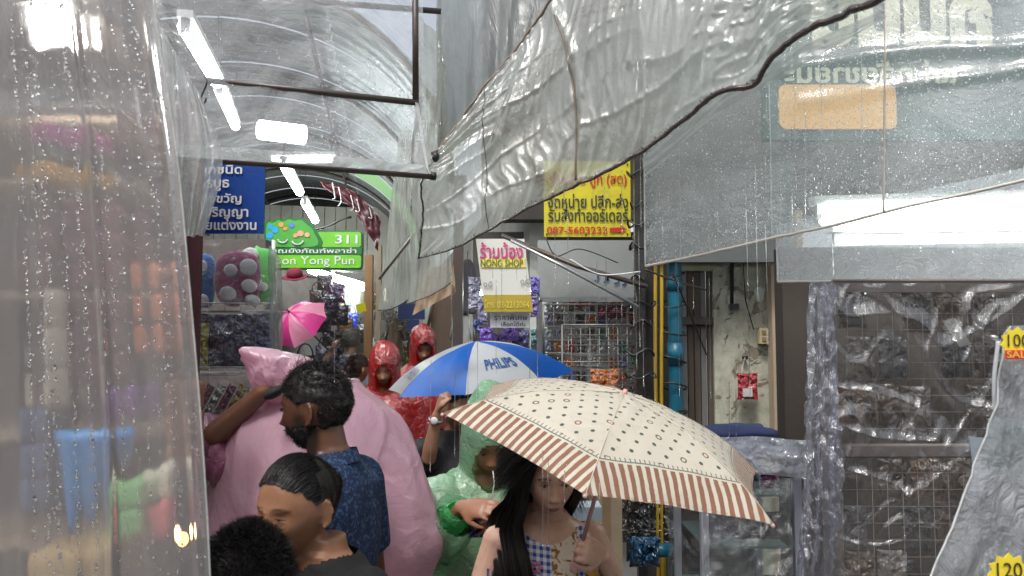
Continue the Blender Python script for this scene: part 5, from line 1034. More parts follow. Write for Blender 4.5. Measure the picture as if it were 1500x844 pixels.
        def gm(cx, cz, sx, sz, p=2): return np.where(fr, np.exp(-(np.abs((x - cx) / sx)) ** p - (np.abs((z - cz) / sz)) ** p), 0)
        for sd in (-1, 1):
            mul(.35 * gm(sd * .036, -.035, .016, .014), s.skin * np.array([1.15, .75, .7])); mul(.55 * gm(sd * .030, .004, .016, .009), s.skin * .55)
            bz = .0215 - 1.1 * np.abs(np.abs(x) - .026) ** 1.35 * 1.0; mul(np.where(fr & (np.sign(x) == sd), .88 * np.exp(-((z - bz) / (.0030 if s.kind == 'f' else .0045)) ** 2) * sstep(.008, .014, np.abs(x)) * (1 - sstep(.046, .052, np.abs(x))), 0), (.015, .01, .008))
            mul(.75 * gm(sd * .0075, -.0485, .0045, .0025), s.skin * .2)  # nostril shade painted into the skin colour
        lip = s.lip if s.lip is not None else s.skin * np.array([.95, .55, .55]); lw = np.where(fr, np.exp(-(np.abs(x) / .023) ** 4) * np.exp(-(np.abs(z + .0712) / (.0085 * np.sqrt(np.clip(1 - (x / .027) ** 2, .02, 1)))) ** 4), 0); mul(.8 * lw, lip)
        mul(np.where(fr, .8 * np.exp(-(x / .022) ** 4 - ((z + .0712) / .0016) ** 2), 0), s.skin * .18)  # shade between the lips painted as a dark line
        if s.beard:
            bm = sstep(-.035, -.055, z + .25 * np.abs(y + .09) * 0 - .0 ) * (np.abs(x) > -1) * hd * (1 - np.exp(-(x / .018) ** 4 - ((z + .071) / .010) ** 4)); bm = bm * sstep(.045, .02, y) ; side = hd * sstep(.01, -.03, z) * np.exp(-((y + .02) / .02) ** 2) * (np.abs(x) > .045); mo = hd * np.exp(-(x / .028) ** 4 - ((z + .057) / .005) ** 2) * fr
            bm = np.clip(bm * (z < -.045) + side + mo, 0, 1); mul(bm * s.beard * .9, (.012, .010, .009))
        s.skinco = co
        setcol(me, col); s.body = mkobj('body', me, SKIN, s.t); s.vox = vox; return s
    def H(s, p): return s.hc + s.HM @ (Vector(p) * s.sc)
    def eyes(s, open_=.5, look=0.0):
        dk = pbr('dark iris', (.02, .012, .008), .08, bump=0, var=0); wh = pbr('eye white', (.55, .5, .47), .2, bump=0, var=0); ls = pbr('lash line', (.01, .008, .007), .6, bump=0, var=0)
        for sd in (-1, 1):
            m = MB(); n = 14; hgt = .0052 * open_ + .0006; cx = sd * .031; c0 = -.0862
            row = lambda f: [s.H((cx + .0135 * a, c0 + .0035 * a * a + .0012 * abs(f), -.001 + f * hgt * (1 - a * a) - .0018 * 0)) for a in np.linspace(-1, 1, n)]
            m.grid([row(f) for f in (1, .5, 0, -.5, -1)][::-1], 0)
            m.tube([s.H((cx + .0145 * a, c0 - .0004 + .0035 * a * a, .0005 + hgt * (1 - a * a))) for a in np.linspace(-1, 1.05, n)], [.0006 + .0009 * (1 - a * a) for a in np.linspace(-1, 1, n)], 6, mi=2)
            vs = [s.H((cx + look + .0052 * math.cos(t), c0 - .0006, -.001 + min(max(.0052 * math.sin(t) - .001, -hgt * .95), hgt * .95))) for t in np.linspace(0, 2 * math.pi, 17)[:-1]]; m.add(vs, [tuple(range(16))], 1)
            m.build('eye', [wh, dk, ls], s.t, True)
    def garment(s, name, mat, pred, m=None, vox=None, off=.006, fold=.004, fs=9, seed=1, smooth=2, stretchz=.35, drape=0):
        """cloth following the body: faces of the (remeshed) volume m, or of the body itself, where pred says so"""
        if m is None: me = s.body.data.copy(); b = np.array(BASE[s.t.name]); co = vco(me) + b; me.materials.clear()
        else: me = remesh(m, vox or .008, smooth); co = vco(me); b = np.zeros(3)
        no = vno(me); BMn = np.array(s.BM); L = ((co - np.array(s.chest)) @ BMn) / s.sc
        q = co * np.array([1, 1, stretchz]); f = np_noise(q, fs, seed) * fold + np_noise(q, fs * 2.3, seed + 1) * fold * .5
        if drape: rdg = 1 - np.abs(np_noise(q, fs * 1.7, seed + 5)) * 2; f = f + drape * np.clip(rdg, 0, 1) ** 3
        co = co + no * (off + f)[:, None]; setco(me, co); keep = pred(L, co); bmh = bmesh.new(); bmh.from_mesh(me); bmh.verts.ensure_lookup_table()
        bmesh.ops.delete(bmh, geom=[v for v, k in zip(bmh.verts, keep) if not k], context='VERTS'); bmh.to_mesh(me); bmh.free()
        return mkobj(name, me, mat, s.t)
    def scalp(s, pred, off=.006, noise_=.002, mat=None, name='hair', s_=30):
        V, F = HEADS[s.kind]; x, y, z = V.T; k = pred(x, y, z); n = np.linalg.norm(V, axis=1, keepdims=True); edge = k.astype(float)
        Vv = V + V / n * (off * edge + noise_ * np_noise(V, s_, 2) * edge)[:, None]; F4 = np.array([f for f in F if len(f) == 4]); F4 = F4[k[F4].all(1)]; return V, n, Vv, F4, k
    def hair(s, pred, dirfn, N=5000, L=.03, off=.006, mat=None, w=.0007, grav=.4, curl=.1, seed=0, k=5, extra=None, noise_=.003, guide=None, s_=30):
        V, n, Vv, F4, kk = s.scalp(pred, off, noise_, s_=s_); rg = np.random.default_rng(seed); idx = np.where(kk)[0]; wt = np.abs(np.sin(np.arccos(np.clip(V[idx, 2] / .12, -1, 1)))) + .05; r_ = rg.choice(idx, N, p=wt / wt.sum())
        roots = V[r_] + V[r_] / n[r_] * (off * .6) + rg.normal(0, .0015, (N, 3)); nn = V[r_] / n[r_]; d = dirfn(roots, nn, rg); g = None
        if guide: g = guide
        Vs, Fs = strands(roots, d, L if not callable(L) else L(roots, rg), k, w, grav, curl, seed, guide=g)
        allV = [Vv, Vs]; allF = [F4, Fs + len(Vv)]; b = len(Vv) + len(Vs)
        for (v_, f_) in (extra or []): allV.append(v_); allF.append(f_ + b); b += len(v_)
        VV = np.concatenate(allV) * s.sc @ np.array(s.HM).T + np.array(s.hc); return mkobj('hair', np_mesh(VV, np.concatenate(allF)), mat or HAIRK, s.t)
def mline(front=.075, side=.02, back=-.07):
    """hair line: which scalp points carry hair"""
    def f(x, y, z):
        lim = np.where(y < -.045, front - 7 * x * x, np.where(y < .0, side + (front - side) * np.clip((-y) / .06, 0, 1) ** 1.5, side + (back - side) * np.clip(y / .05, 0, 1)))
        lim = lim + .0035 * np_noise(np.stack([x, y, z], -1).reshape(-1, 3), 90, 4).reshape(np.shape(x)); ear = (np.abs(x) > .055) & (y > -.012) & (y < .035) & (z < .02); return (z > lim) & ~ear
    return f
def swirl(fw=(0, -.3, .2), out=.5, rnd=.35):
    def f(p, n, rg): return np.array(fw) + n * out + rg.normal(0, rnd, p.shape)
    return f
TR = pbr('dark trousers', (.03, .032, .045), .8, bs=60, bump=.3); SHOE = pbr('dark shoe rubber', (.02, .02, .02), .5)
def lower(h, mat=TR, off=.012): 
    h.garment('trousers', mat, lambda L, co: (L[:, 2] < -.50) & (co[:, 2] > .09) & (np.abs(L[:, 0]) < .26) & (np.abs(L[:, 1]) < .2), off=off)
    h.garment('shoes', SHOE, lambda L, co: co[:, 2] < .085, off=.006, fold=0)
    return h
def shirt(h, mat, sleeve=.6, low=-.66, fat=.012, vox=.008, neck=.0, fold=.005, name='shirt', k=1.05, add=.012, fs=11, drape=.004, off=.002):
    """loose shirt: its own volume round torso and upper arms"""
    m = MB(); h.torso(m, k, add, low=low)
    for sd, a, e, w in h.arms:
        if sleeve <= 0: continue
        end = a.lerp(e, min(sleeve, 1)) if sleeve <= 1 else e.lerp(w, sleeve - 1); pts = [a, a.lerp(e, .5 * min(1, sleeve))] + ([end] if sleeve <= 1 else [e, end]); f = .86 if h.kind == 'f' else 1
        m.tube(pts, [(.058 * f + fat) * h.sc, (.056 * f + fat) * h.sc] + [(.050 * f + fat) * h.sc] * (len(pts) - 2), 18); m.ell(a, ((.056 * f + fat) * h.sc,) * 3)
    nr = np.array(h.nk); ch = np.array(h.chest)
    def pred(L, co): return (L[:, 2] < .012 + neck - .25 * np.clip(-L[:, 1], 0, .1)) | (np.hypot(L[:, 0], L[:, 1]) > .075)
    return h.garment(name, mat, pred, m=m, vox=vox, off=off, fold=fold, fs=fs, drape=drape)
# ============================================================ umbrellas
def umbrella(label, apex, axis, Rr, h, n, spin, mats, shaft_len, shaft_mat, hem=None, drops=0, ferrule=.05, ribs=True, pw=1.7, handle=True):
    ax = Vector(axis).normalized(); e1 = Vector((0, 1, 0)).cross(ax).normalized(); e2 = ax.cross(e1); apex = Vector(apex)
    t = thing('umbrella', label, 'umbrella', apex); apo = Rr * math.cos(math.pi / n); chord = 2 * Rr * math.sin(math.pi / n)
    def rib(k, r): a = spin + k * 2 * math.pi / n; return apex + (e1 * math.cos(a) + e2 * math.sin(a)) * Rr * r - ax * h * (.35 * r + .65 * r ** pw * r)
    NU, NV = 24, 26; grids = []
    for k in range(n):
        G = []; uv = []
        for j in range(NV + 1):
            r = .02 + .98 * j / NV; a = rib(k, r); b = rib(k + 1, r); row = []
            for i in range(NU + 1):
                s_ = i / NU; q = 4 * s_ * (1 - s_); p = a.lerp(b, s_); toc = (apex - ax * h * r - p); toc.normalize()
                p = p + toc * (.055 * Rr * q * r ** 4) + ax * (.10 * h * q * r * (1 - r) * 2 - .004 * q * r) + ax * .003 * nz(s_ * 4 + k * 9, r * 5) ; row.append(p); uv.append(((s_ - .5) * chord * r + k * .31, r * apo))
            G.append(row)
        m = MB().grid(G); me = m.mesh('panel'); ul = me.uv_layers.new(name='UVMap'); vi = np.empty(len(me.loops), np.int32); me.loops.foreach_get('vertex_index', vi); ul.data.foreach_set('uv', np.array(uv)[vi].ravel())
        o = mkobj('canopy_panel', me, mats[k % len(mats)], t, True); grids.append(G)
        if drops and hem: pass
    for k in range(n):
        if ribs: MB().tube([rib(k, r) - ax * .006 for r in np.linspace(.03, 1, 12)], .0022, 6).build('rib', GALV, t, True)
        if hem: MB().tube([rib(k, r) + ax * .0012 for r in np.linspace(.03, .995, 14)], .0012, 6, flat=.6).build('seam', pbr('cream seam', (.55, .50, .40), .6), t, True)
        MB().ell(rib(k, 1.0) - ax * .003, (.005, .005, .005), nu=8, nv=6).build('rib_tip', shaft_mat, t, True)
    if ribs:
        hub = apex - ax * (h * .9 + .03)
        for k in range(n): MB().tube([hub, rib(k, .5) - ax * .008], .0018, 5).build('stretcher', GALV, t, True)
        MB().tube([hub - ax * .02, hub + ax * .015], .010, 10).build('runner', shaft_mat, t, True)
    MB().tube([apex - ax * shaft_len, apex], .0058, 10).build('shaft', shaft_mat, t, True)
    if handle: MB().tube([apex - ax * (shaft_len + .07), apex - ax * (shaft_len + .06), apex - ax * (shaft_len - .01), apex - ax * (shaft_len - .02)], [.012, .014, .013, .008], 12).build('handle', shaft_mat, t, True)
    if ferrule: MB().tube([apex - ax * .01, apex + ax * .005, apex + ax * ferrule], [.011, .007, .0045], 10).build('ferrule', BLACK if not hem else shaft_mat, t, True)
    if drops:
        dm = MB()
        for k, G in enumerate(grids):
            q = drop_mesh([list(r) for r in G], drops, .0007, .0024, None, seed=50 + k, stretch=1.2, vr=(.2, 1)); 
            for kk in range(0, len(q.v), 19): pass
            dm.add(q.v, q.f)
        # beads must sit on the upper face whatever way the panel looks
        o = dm.build('water_drops', WATER, t, True); o['kind'] = 'stuff'
    return t, rib, ax, apex, e1, e2
# dotted canopy material
t = NT('dotted cream nylon'); tc = t.n('ShaderNodeTexCoord'); sp = t.n('ShaderNodeSeparateXYZ', {0: tc.outputs['UV']}); U, V_ = sp.outputs[0], sp.outputs[1]
AP = .46 * math.cos(math.pi / 6); rowh, colw = .0295, .046
row = t.math('FLOOR', t.math('DIVIDE', V_, rowh)); uu = t.math('ADD', t.math('DIVIDE', U, colw), t.math('MULTIPLY', t.math('MODULO', row, 2.0), .5))
fx = t.math('MULTIPLY', t.math('SUBTRACT', t.math('FRACT', uu), .5), colw); fy = t.math('MULTIPLY', t.math('SUBTRACT', t.math('FRACT', t.math('DIVIDE', V_, rowh)), .5), rowh)
dist = t.math('SQRT', t.math('ADD', t.math('MULTIPLY', fx, fx), t.math('MULTIPLY', t.math('MULTIPLY', fy, fy), 1.0)))
cx = t.n('ShaderNodeCombineXYZ', {0: t.math('FLOOR', uu), 1: row}); wn = t.n('ShaderNodeTexWhiteNoise', {'Vector': cx}); rnd = wn.outputs['Value']
isr = t.math('GREATER_THAN', rnd, .80); dot = t.math('LESS_THAN', dist, .0052); ring = t.math('LESS_THAN', t.math('ABSOLUTE', t.math('SUBTRACT', dist, .0066)), .0017)
mk = t.math('ADD', t.math('MULTIPLY', isr, ring), t.math('MULTIPLY', t.math('SUBTRACT', 1.0, isr), dot), clamp=True); inner = t.math('LESS_THAN', V_, AP * .765); mk = t.math('MULTIPLY', mk, inner)
crm = t.mix(t.noise(t.coord('Object'), 5, 5), (.70, .64, .52), (.78, .74, .64)); dc = t.mix(isr, (.02, .06, .055), t.mix(t.math('GREATER_THAN', rnd, .9), (.02, .025, .02), (.20, .04, .03))); crm = t.mix(t.math('MULTIPLY', t.smooth(t.noise(t.coord('Object'), 7, 7, .65, .6), .48, .62), .30), crm, (.50, .46, .38)); base = t.mix(t.math('MULTIPLY', mk, .9), crm, dc)
ln = t.math('LESS_THAN', t.math('ABSOLUTE', t.math('SUBTRACT', V_, AP * .785)), .0016); th_ = t.math('MULTIPLY', t.math('LESS_THAN', t.math('FRACT', t.math('DIVIDE', U, .0125)), .22), t.math('LESS_THAN', t.math('ABSOLUTE', t.math('SUBTRACT', V_, AP * .772)), .0055))
base = t.mix(t.math('MULTIPLY', t.math('ADD', ln, th_, clamp=True), .8), base, (.06, .10, .085))
wob = t.math('MULTIPLY', t.noise(t.coord('Object'), 30, 3), .006); st_ = t.smooth(t.math('ABSOLUTE', t.math('SUBTRACT', t.math('FRACT', t.math('DIVIDE', t.math('ADD', U, wob), .0225)), .5)), .30, .24)
band = t.math('GREATER_THAN', V_, AP * .80); brn = t.mix(t.noise(t.coord('Object'), 60, 4), (.20, .065, .028), (.36, .15, .08)); base = t.mix(t.math('MULTIPLY', t.math('MULTIPLY', st_, band), .92), base, brn)
wrk = t.noise(t.coord('Object', (1, 1, 1)), 24, 5, .6, .5)
d1 = t.n('ShaderNodeBsdfPrincipled', {'Base Color': base, 'Roughness': .5, 'Normal': t.bump(wrk, .25, .01)}); d2 = t.n('ShaderNodeBsdfTranslucent', {'Color': base}); DOT = t.end(t.n('ShaderNodeMixShader', {0: .38, 1: d1, 2: d2}))
PINKSH = pbr('pale pink painted steel', (.55, .33, .30), .3)
ap = Vector((.294, 1.947, 1.656)); axis = Vector((.257, -.141, .956))
UM, ribf, uax, uap, ue1, ue2 = umbrella('cream umbrella with dark dots and a brown striped edge, over the long-haired woman', ap, axis, .46, .14, 6, .313, [DOT], .43, PINKSH, hem=1, ferrule=.012)
m = MB(); rg = random.Random(5)
for i in range(2600):
    a = rg.uniform(0, 2 * math.pi) ; k = int(((a - .313) % (2 * math.pi)) // (math.pi / 3)); s_ = (((a - .313) % (2 * math.pi)) / (math.pi / 3)) - k; r = math.sqrt(rg.uniform(.05, 1)); p = ribf(k, r).lerp(ribf(k + 1, r), s_); q = 4 * s_ * (1 - s_)
    toc = (uap - uax * .14 * r - p).normalized(); p = p + toc * (.055 * .46 * q * r ** 4) + uax * (.10 * .14 * q * r * (1 - r) * 2 - .004 * q * r + .001); rr = .0005 + .0013 * rg.random() ** 2; m.ell(p, (rr, rr, rr * .7), nu=6, nv=4)
o = m.build('water_drops', WATER, UM, True); o['kind'] = 'stuff'
m = MB()
for k in (2, 3, 4, 5):
    for i in range(46): s_ = i / 46 + rg.uniform(-.01, .01); p = ribf(k, .995).lerp(ribf(k + 1, .995), s_); p = p + (uap - uax * .14 - p).normalized() * .055 * .46 * 4 * s_ * (1 - s_); rr = rg.uniform(.001, .0026); m.ell(p - Vector((0, 0, rr)), (rr, rr, rr * 1.6), nu=8, nv=6)
o = m.build('edge_drops', WATER, UM, True); o['kind'] = 'stuff'
def nyl(nm, c, rough=.42, tr=.3):
    t = NT(nm); v = t.coord('Object'); d1 = t.n('ShaderNodeBsdfPrincipled', {'Base Color': t.mix(t.noise(v, 6, 4), tuple(k * .8 for k in c), c), 'Roughness': rough, 'Normal': t.bump(t.noise(v, 22, 5), .25, .01)}); d2 = t.n('ShaderNodeBsdfTranslucent', {'Color': c4(c)}); return t.end(t.n('ShaderNodeMixShader', {0: tr, 1: d1, 2: d2}))
BN = nyl('royal blue nylon', (.003, .11, .50)); WN = nyl('white nylon', (.55, .58, .60)); SN = nyl('silver nylon', (.42, .44, .45), .3)
ap = P(697, 500, 3.75); a_ = Vector((-.11, -.06, .99))
UB, rf, bax, bap, be1, be2 = umbrella('blue and white umbrella lettered on a white panel, with a black tip', ap, a_, .475, .20, 8, -math.pi / 2 - .10, [WN, BN, WN, BN, WN, BN, SN, BN], .75, DKMET, ferrule=.06)
def panel_text(t, rf, ax, k, txt, s0, s1, r0, r1, mat, n, Rr, apx, h, bold=.02, nm='lettering'):
    me = text_mesh(txt, bold); b = bmesh.new(); b.from_mesh(me); bmesh.ops.triangulate(b, faces=b.faces); bmesh.ops.subdivide_edges(b, edges=[e for e in b.edges if e.calc_length() > .25], cuts=2); b.to_mesh(me); b.free()
    co = vco(me).astype(float); lo = co.min(0); hi = co.max(0); A_ = (co[:, 0] - lo[0]) / (hi[0] - lo[0]); B_ = (co[:, 1] - lo[1]) / (hi[1] - lo[1]); out = []
    for a, b2 in zip(A_, B_):
        s_ = s0 + (s1 - s0) * a; r = r1 + (r0 - r1) * b2; q = 4 * s_ * (1 - s_); p = rf(k, r).lerp(rf(k + 1, r), s_); toc = (apx - ax * h * r - p).normalized(); out.append(p + toc * (.055 * Rr * q * r ** 4) + ax * (.10 * h * q * r * (1 - r) * 2 - .004 * q * r + .006))
    setco(me, np.array(out)); return mkobj(nm, me, mat, t, False)
panel_text(UB, rf, bax, 0, 'PHILIPS', .32, .88, .64, .79, pbr('blue lettering', (.01, .06, .22), .5), 8, .475, bap, .20, .03)
panel_text(UB, rf, bax, 6, 'PHILIPS', .20, .85, .72, .86, pbr('grey blue lettering', (.10, .12, .2), .5), 8, .475, bap, .20, .01)
PK = nyl('hot pink nylon', (.75, .05, .30)); PKL = nyl('pale pink nylon', (.80, .30, .45))
UP, pf, pax, pap, _, _ = umbrella('small pink umbrella with hot pink and pale pink panels, open below the maroon hat', P(424, 457, 5.3), (-.42, -.70, .58), .22, .15, 8, .25, [PK, PKL], .55, DKMET, ferrule=.03)
for k, c in enumerate(((.7, .1, .1), (.85, .5, .05), (.15, .4, .1), (.7, .68, .65))):
    pass
# ============================================================ people
# -- long-haired woman under the dotted umbrella
fair = (.66, .44, .34)
W1 = Human('young woman with long black hair and a blue gingham dress, holding the dotted umbrella', P(806, 697, 2.12), yaw=6, tilt=9, byaw=8, scale=.96, kind='f', skin=fair, build=1.04, lean=(0, .03), lip=(.30, .07, .065))
W1.chest = W1.chest + Vector((.0, 0, .012))
W1.arm(-1, W1.B(-.24, .0, -.32), W1.B(-.20, -.12, -.52)); W1.hand(-1, W1.BM @ Vector((.1, -.3, -1)), W1.BM @ Vector((-1, 0, 0)), .4)
gp_ = uap - uax * .435                                   # where the fist closes round the shaft
fwd = Vector((-.55, -.72, .35)).normalized(); bk = Vector((.62, -.72, .1)); bk = (bk - fwd * bk.dot(fwd)).normalized()
wr = gp_ - fwd * .072 + bk * .026
W1.arm(1, W1.B(.25, -.02, -.29), wr); W1.hand(1, fwd, bk, 1.75, spread=.03, thumb=1.2)
W1.make(vox=.0038); W1.eyes(.42)
t = NT('blue gingham dress'); v = t.coord('Object'); sp = t.n('ShaderNodeSeparateXYZ', {0: v}); off_x = W1.chest.x - W1.t.location.x
wv = t.n('ShaderNodeTexNoise', {'Vector': v, 'Scale': 5}); X_ = t.math('ADD', sp.outputs[0], t.math('MULTIPLY', wv.outputs[0], .02)); Z_ = sp.outputs[2]
ga = t.math('GREATER_THAN', t.math('FRACT', t.math('DIVIDE', X_, .019)), .5); gb = t.math('GREATER_THAN', t.math('FRACT', t.math('DIVIDE', t.math('ADD', Z_, t.math('MULTIPLY', X_, .15)), .019)), .5)
gg = t.math('MULTIPLY', t.math('ADD', ga, gb), .5); ging = t.mix(gg, (.60, .62, .66), (.012, .045, .28))
cen = t.smooth(t.math('ABSOLUTE', t.math('SUBTRACT', X_, .062)), .040, .036); lep = t.smooth(t.noise(v, 38, 4, .6, 1.2), .52, .58); cp = t.mix(lep, (.66, .58, .47), t.mix(t.noise(v, 60, 3), (.07, .025, .01), (.45, .20, .05)))
base = t.mix(cen, ging, cp); ysh = t.smooth(X_, .115, .125); ysh2 = t.math('MULTIPLY', ysh, t.smooth(t.noise(v, 22, 4), .4, .5)); base = t.mix(ysh2, base, t.mix(t.smooth(t.noise(v, 40, 3), .55, .6), (.60, .32, .06), (.03, .03, .03)))
lft = t.smooth(X_, -.045, -.06); fl = t.ramp(t.noise(v, 26, 5, .6, 1.0), [(0, (.02, .03, .03)), (.42, (.05, .10, .06)), (.5, (.55, .2, .28)), (.56, (.6, .5, .5)), (.62, (.02, .03, .09))]); base = t.mix(lft, base, fl)
p = t.n('ShaderNodeBsdfPrincipled', {'Base Color': base, 'Roughness': .8, 'Normal': t.bump(t.noise(v, 220, 2), .2, .002)}); DRESS = t.end(p)
W1.garment('dress', DRESS, lambda L, co: (L[:, 2] < -.020 - .055 * np.clip(1 - (np.hypot(L[:, 0] / .085, (L[:, 1]) / .14)) ** 2, 0, 1) - .6 * np.clip(.0 + np.abs(L[:, 0]) - .105, 0, .03) * 2) & (np.abs(L[:, 0]) < np.where(L[:, 2] > -.13, .118 + .25 * np.clip(-.06 - L[:, 2], 0, .1), .2)) & (L[:, 2] > -.75) & ((np.hypot(L[:, 0], L[:, 1]) > .068) | (L[:, 2] < -.05)) & (L[:, 1] > -.16) & (np.abs(L[:, 0] - .0) < .185), off=.004, fold=.002, fs=14)
W1.garment('skirt', DRESS, lambda L, co: (L[:, 2] < -.55) & (L[:, 2] > -.95) & (np.abs(L[:, 0]) < .26) & (np.abs(L[:, 1]) < .2), off=.02, fold=.006)
W1.garment('shoes', SHOE, lambda L, co: co[:, 2] < .085, off=.006, fold=0)
# flower print patch: pink blossom at the neckline
m = MB(); c = W1.B(-.048, -.105, -.115)
for k in range(6): a = k * math.pi / 3; m.ell(c + Vector((.013 * math.cos(a), -.001, .013 * math.sin(a))), (.0075, .002, .0055), nu=10, nv=6)
m.build('flower_print', pbr('pink print', (.50, .16, .26), .7), W1.t, True)
# long straight hair: cap, curtain on the photo-left side, and back
SC_ = W1.sc
def gd_(p, tt):
    r = np.sqrt((p[:, 0] / .080) ** 2 + (p[:, 1] / .104) ** 2); zz = p[:, 2]; inside = (r < 1) & (zz > -.12); f = np.where(inside, 1 / np.maximum(r, .3), 1); q = p.copy(); q[:, 0] *= f; q[:, 1] *= f
    # the face stays clear
    face = (q[:, 1] < -.045) & (q[:, 2] < .06) & (q[:, 0] > -.058); q[:, 1] = np.where(face, np.maximum(q[:, 1], -.03), q[:, 1]); lf = (q[:, 0] < -.02) & (q[:, 1] < .0) & (q[:, 2] < .045); q[:, 0] = np.where(lf, np.minimum(q[:, 0], -.074), q[:, 0]); rf_ = (q[:, 0] > .02) & (q[:, 1] < .0) & (q[:, 2] < .045); q[:, 0] = np.where(rf_, np.maximum(q[:, 0], .078), q[:, 0]); return q
def dL(p, n, rg): d = n * .25 + np.array([0, .25, -.4]); d[:, 0] += np.sign(p[:, 0]) * .5; return d + rg.normal(0, .06, p.shape)
# back mass and side curtain as swept locks in the world, following the shoulders
def lockmesh(h, paths, wid, N, seed, w=.0009, flat=.35):
    rg = np.random.default_rng(seed); Vs = []; Fs = []; b = 0
    for pa in paths:
        q = np.array([tuple(x) for x in resamp(pa, 16)]); k = len(q)
        for i in range(N):
            ox = np.clip(rg.normal(0, 1, 3), -1.3, 1.3) * wid * np.array([1, flat, .2]); ph = rg.uniform(0, 6.28, 2); ts = np.linspace(0, 1, k)[:, None]
            line = q + ox * (.35 + .65 * np.minimum(1, ts * 2.2)) + np.concatenate([np.sin(ts * 7 + ph[0]) * .0025, np.sin(ts * 5 + ph[1]) * .0025, ts * 0], 1); line[-1, 2] += rg.uniform(-.02, .03)
            sd = rg.normal(0, 1, 3) * np.array([1, .5, 0]); sd /= np.linalg.norm(sd); ww = w * (1 - .6 * ts ** 3)
            V = np.stack([line - sd * ww, line + sd * ww], 1).reshape(-1, 3); Vs.append(V); F = np.array([[2*j, 2*j+1, 2*j+3, 2*j+2] for j in range(k - 1)]) + b; Fs.append(F); b += 2 * k
    return np.concatenate(Vs), np.concatenate(Fs)
paths = []
for k, (x, y) in enumerate(((-.052, -.058), (-.060, -.045), (-.068, -.028), (-.074, -.008), (-.078, .012), (-.076, .032), (-.07, .05))):
    H = W1.H; fx_ = (-.030 - .030 * k / 6 * 1.0)
    paths.append([H((-.012, -.062 + .012 * k, .108)), H((-.045, y - .006, .075)), H((x - .026, y - .01, .0)), H((x - .034, y - .010, -.07)), W1.B(-.100 - .010 * k, -.088 + .02 * k, -.01), W1.B(-.078 - .014 * k, -.125 + .016 * k, -.12), W1.B(-.072 - .014 * k, -.130 + .012 * k, -.24), W1.B(-.07 - .012 * k, -.125, -.40)])
for k in range(7):
    x = -.06 + k * .02; paths.append([W1.H((x * .3, .03, .118)), W1.H((x, .095, .05)), W1.H((x, .105, -.04)), W1.B(x * 1.2, .075, -.03), W1.B(x * 1.3, .105, -.15), W1.B(x * 1.3, .11, -.38)])
for k in range(4): paths.append([W1.H((.02, -.055 + k * .02, .11)), W1.H((.058, -.05 + .014 * k, .075)), W1.H((.078, -.018 + k * .015, .0)), W1.H((.082, .01 + k * .014, -.07)), W1.B(.07, .06, -.03), W1.B(.06, .105, -.15), W1.B(.06, .11, -.34)])
Vl, Fl = lockmesh(W1, paths, .010, 520, 3, w=.0006)
Vl2 = (Vl - np.array(W1.hc)) @ np.array(W1.HM) / W1.sc
W1.hair(mline(.070, .03, -.09), dL, N=5000, L=.13, off=.007, w=.0009, grav=.9, curl=.02, k=7, guide=gd_, extra=[(Vl2, Fl)])
# -- woman with tied hair, seen from above on the photo-left
W2 = Human('woman with tied back black hair looking down, black top, in front of the blue shirt', P(434, 742, 1.66), yaw=-27, tilt=6, byaw=-34, scale=.95, kind='f', skin=(.31, .16, .09))
W2.chest = W2.chest + Vector((.03, .0, .03)); W2.rest_arms(); W2.make(vox=.005); W2.eyes(.02)
def dB(p, n, rg): tgt = np.array([0, .115, .02]); d = tgt - p; d /= np.linalg.norm(d, axis=1, keepdims=True); return d + n * .22 + rg.normal(0, .03, p.shape)
def gB(p, t):
    r = np.sqrt((p[:, 0] / .079) ** 2 + (p[:, 1] / .101) ** 2 + ((p[:, 2] - .006) / .118) ** 2); f = np.where(r < 1, 1 / np.maximum(r, .2), 1); q = p.copy(); q[:, 0] *= f; q[:, 1] *= f; q[:, 2] = (q[:, 2] - .006) * f + .006; q[:, 1] = np.minimum(q[:, 1], .122); return q
mB = MB(); mB.ell((0, .118, .018), (.034, .028, .036), None, 20, 14, fn=lambda q: 1 + .06 * math.sin(q.z * 12 + q.x * 6)); Vb = np.array(mB.v); Fb = np.array([f if len(f) == 4 else (f[0], f[1], f[2], f[2]) for f in mB.f])
W2.hair(mline(.072, .008, -.06), dB, N=16000, L=.10, off=.004, w=.0005, grav=0, curl=.01, k=7, guide=gB, seed=4, extra=[(Vb, Fb)], noise_=.0015)
shirt(W2, pbr('black top', (.004, .004, .0045), .85, bump=.3, bs=70), sleeve=.5); lower(W2)
# -- dark cropped head nearest the camera
M3 = Human('person with short cropped black hair seen from behind, nearest the camera', P(358, 872, 1.34), yaw=170, tilt=12, kind='m', skin=(.22, .11, .065), scale=1.0)
M3.rest_arms(); M3.make(vox=.007)
M3.hair(mline(.07, .0, -.065), swirl((.1, .25, -.15), .42, .28), N=22000, L=lambda r, g_: g_.uniform(.010, .020, len(r)), off=.004, w=.00055, grav=.1, curl=.06, k=3, seed=9)
shirt(M3, pbr('charcoal tee', (.02, .02, .022), .8)); lower(M3)
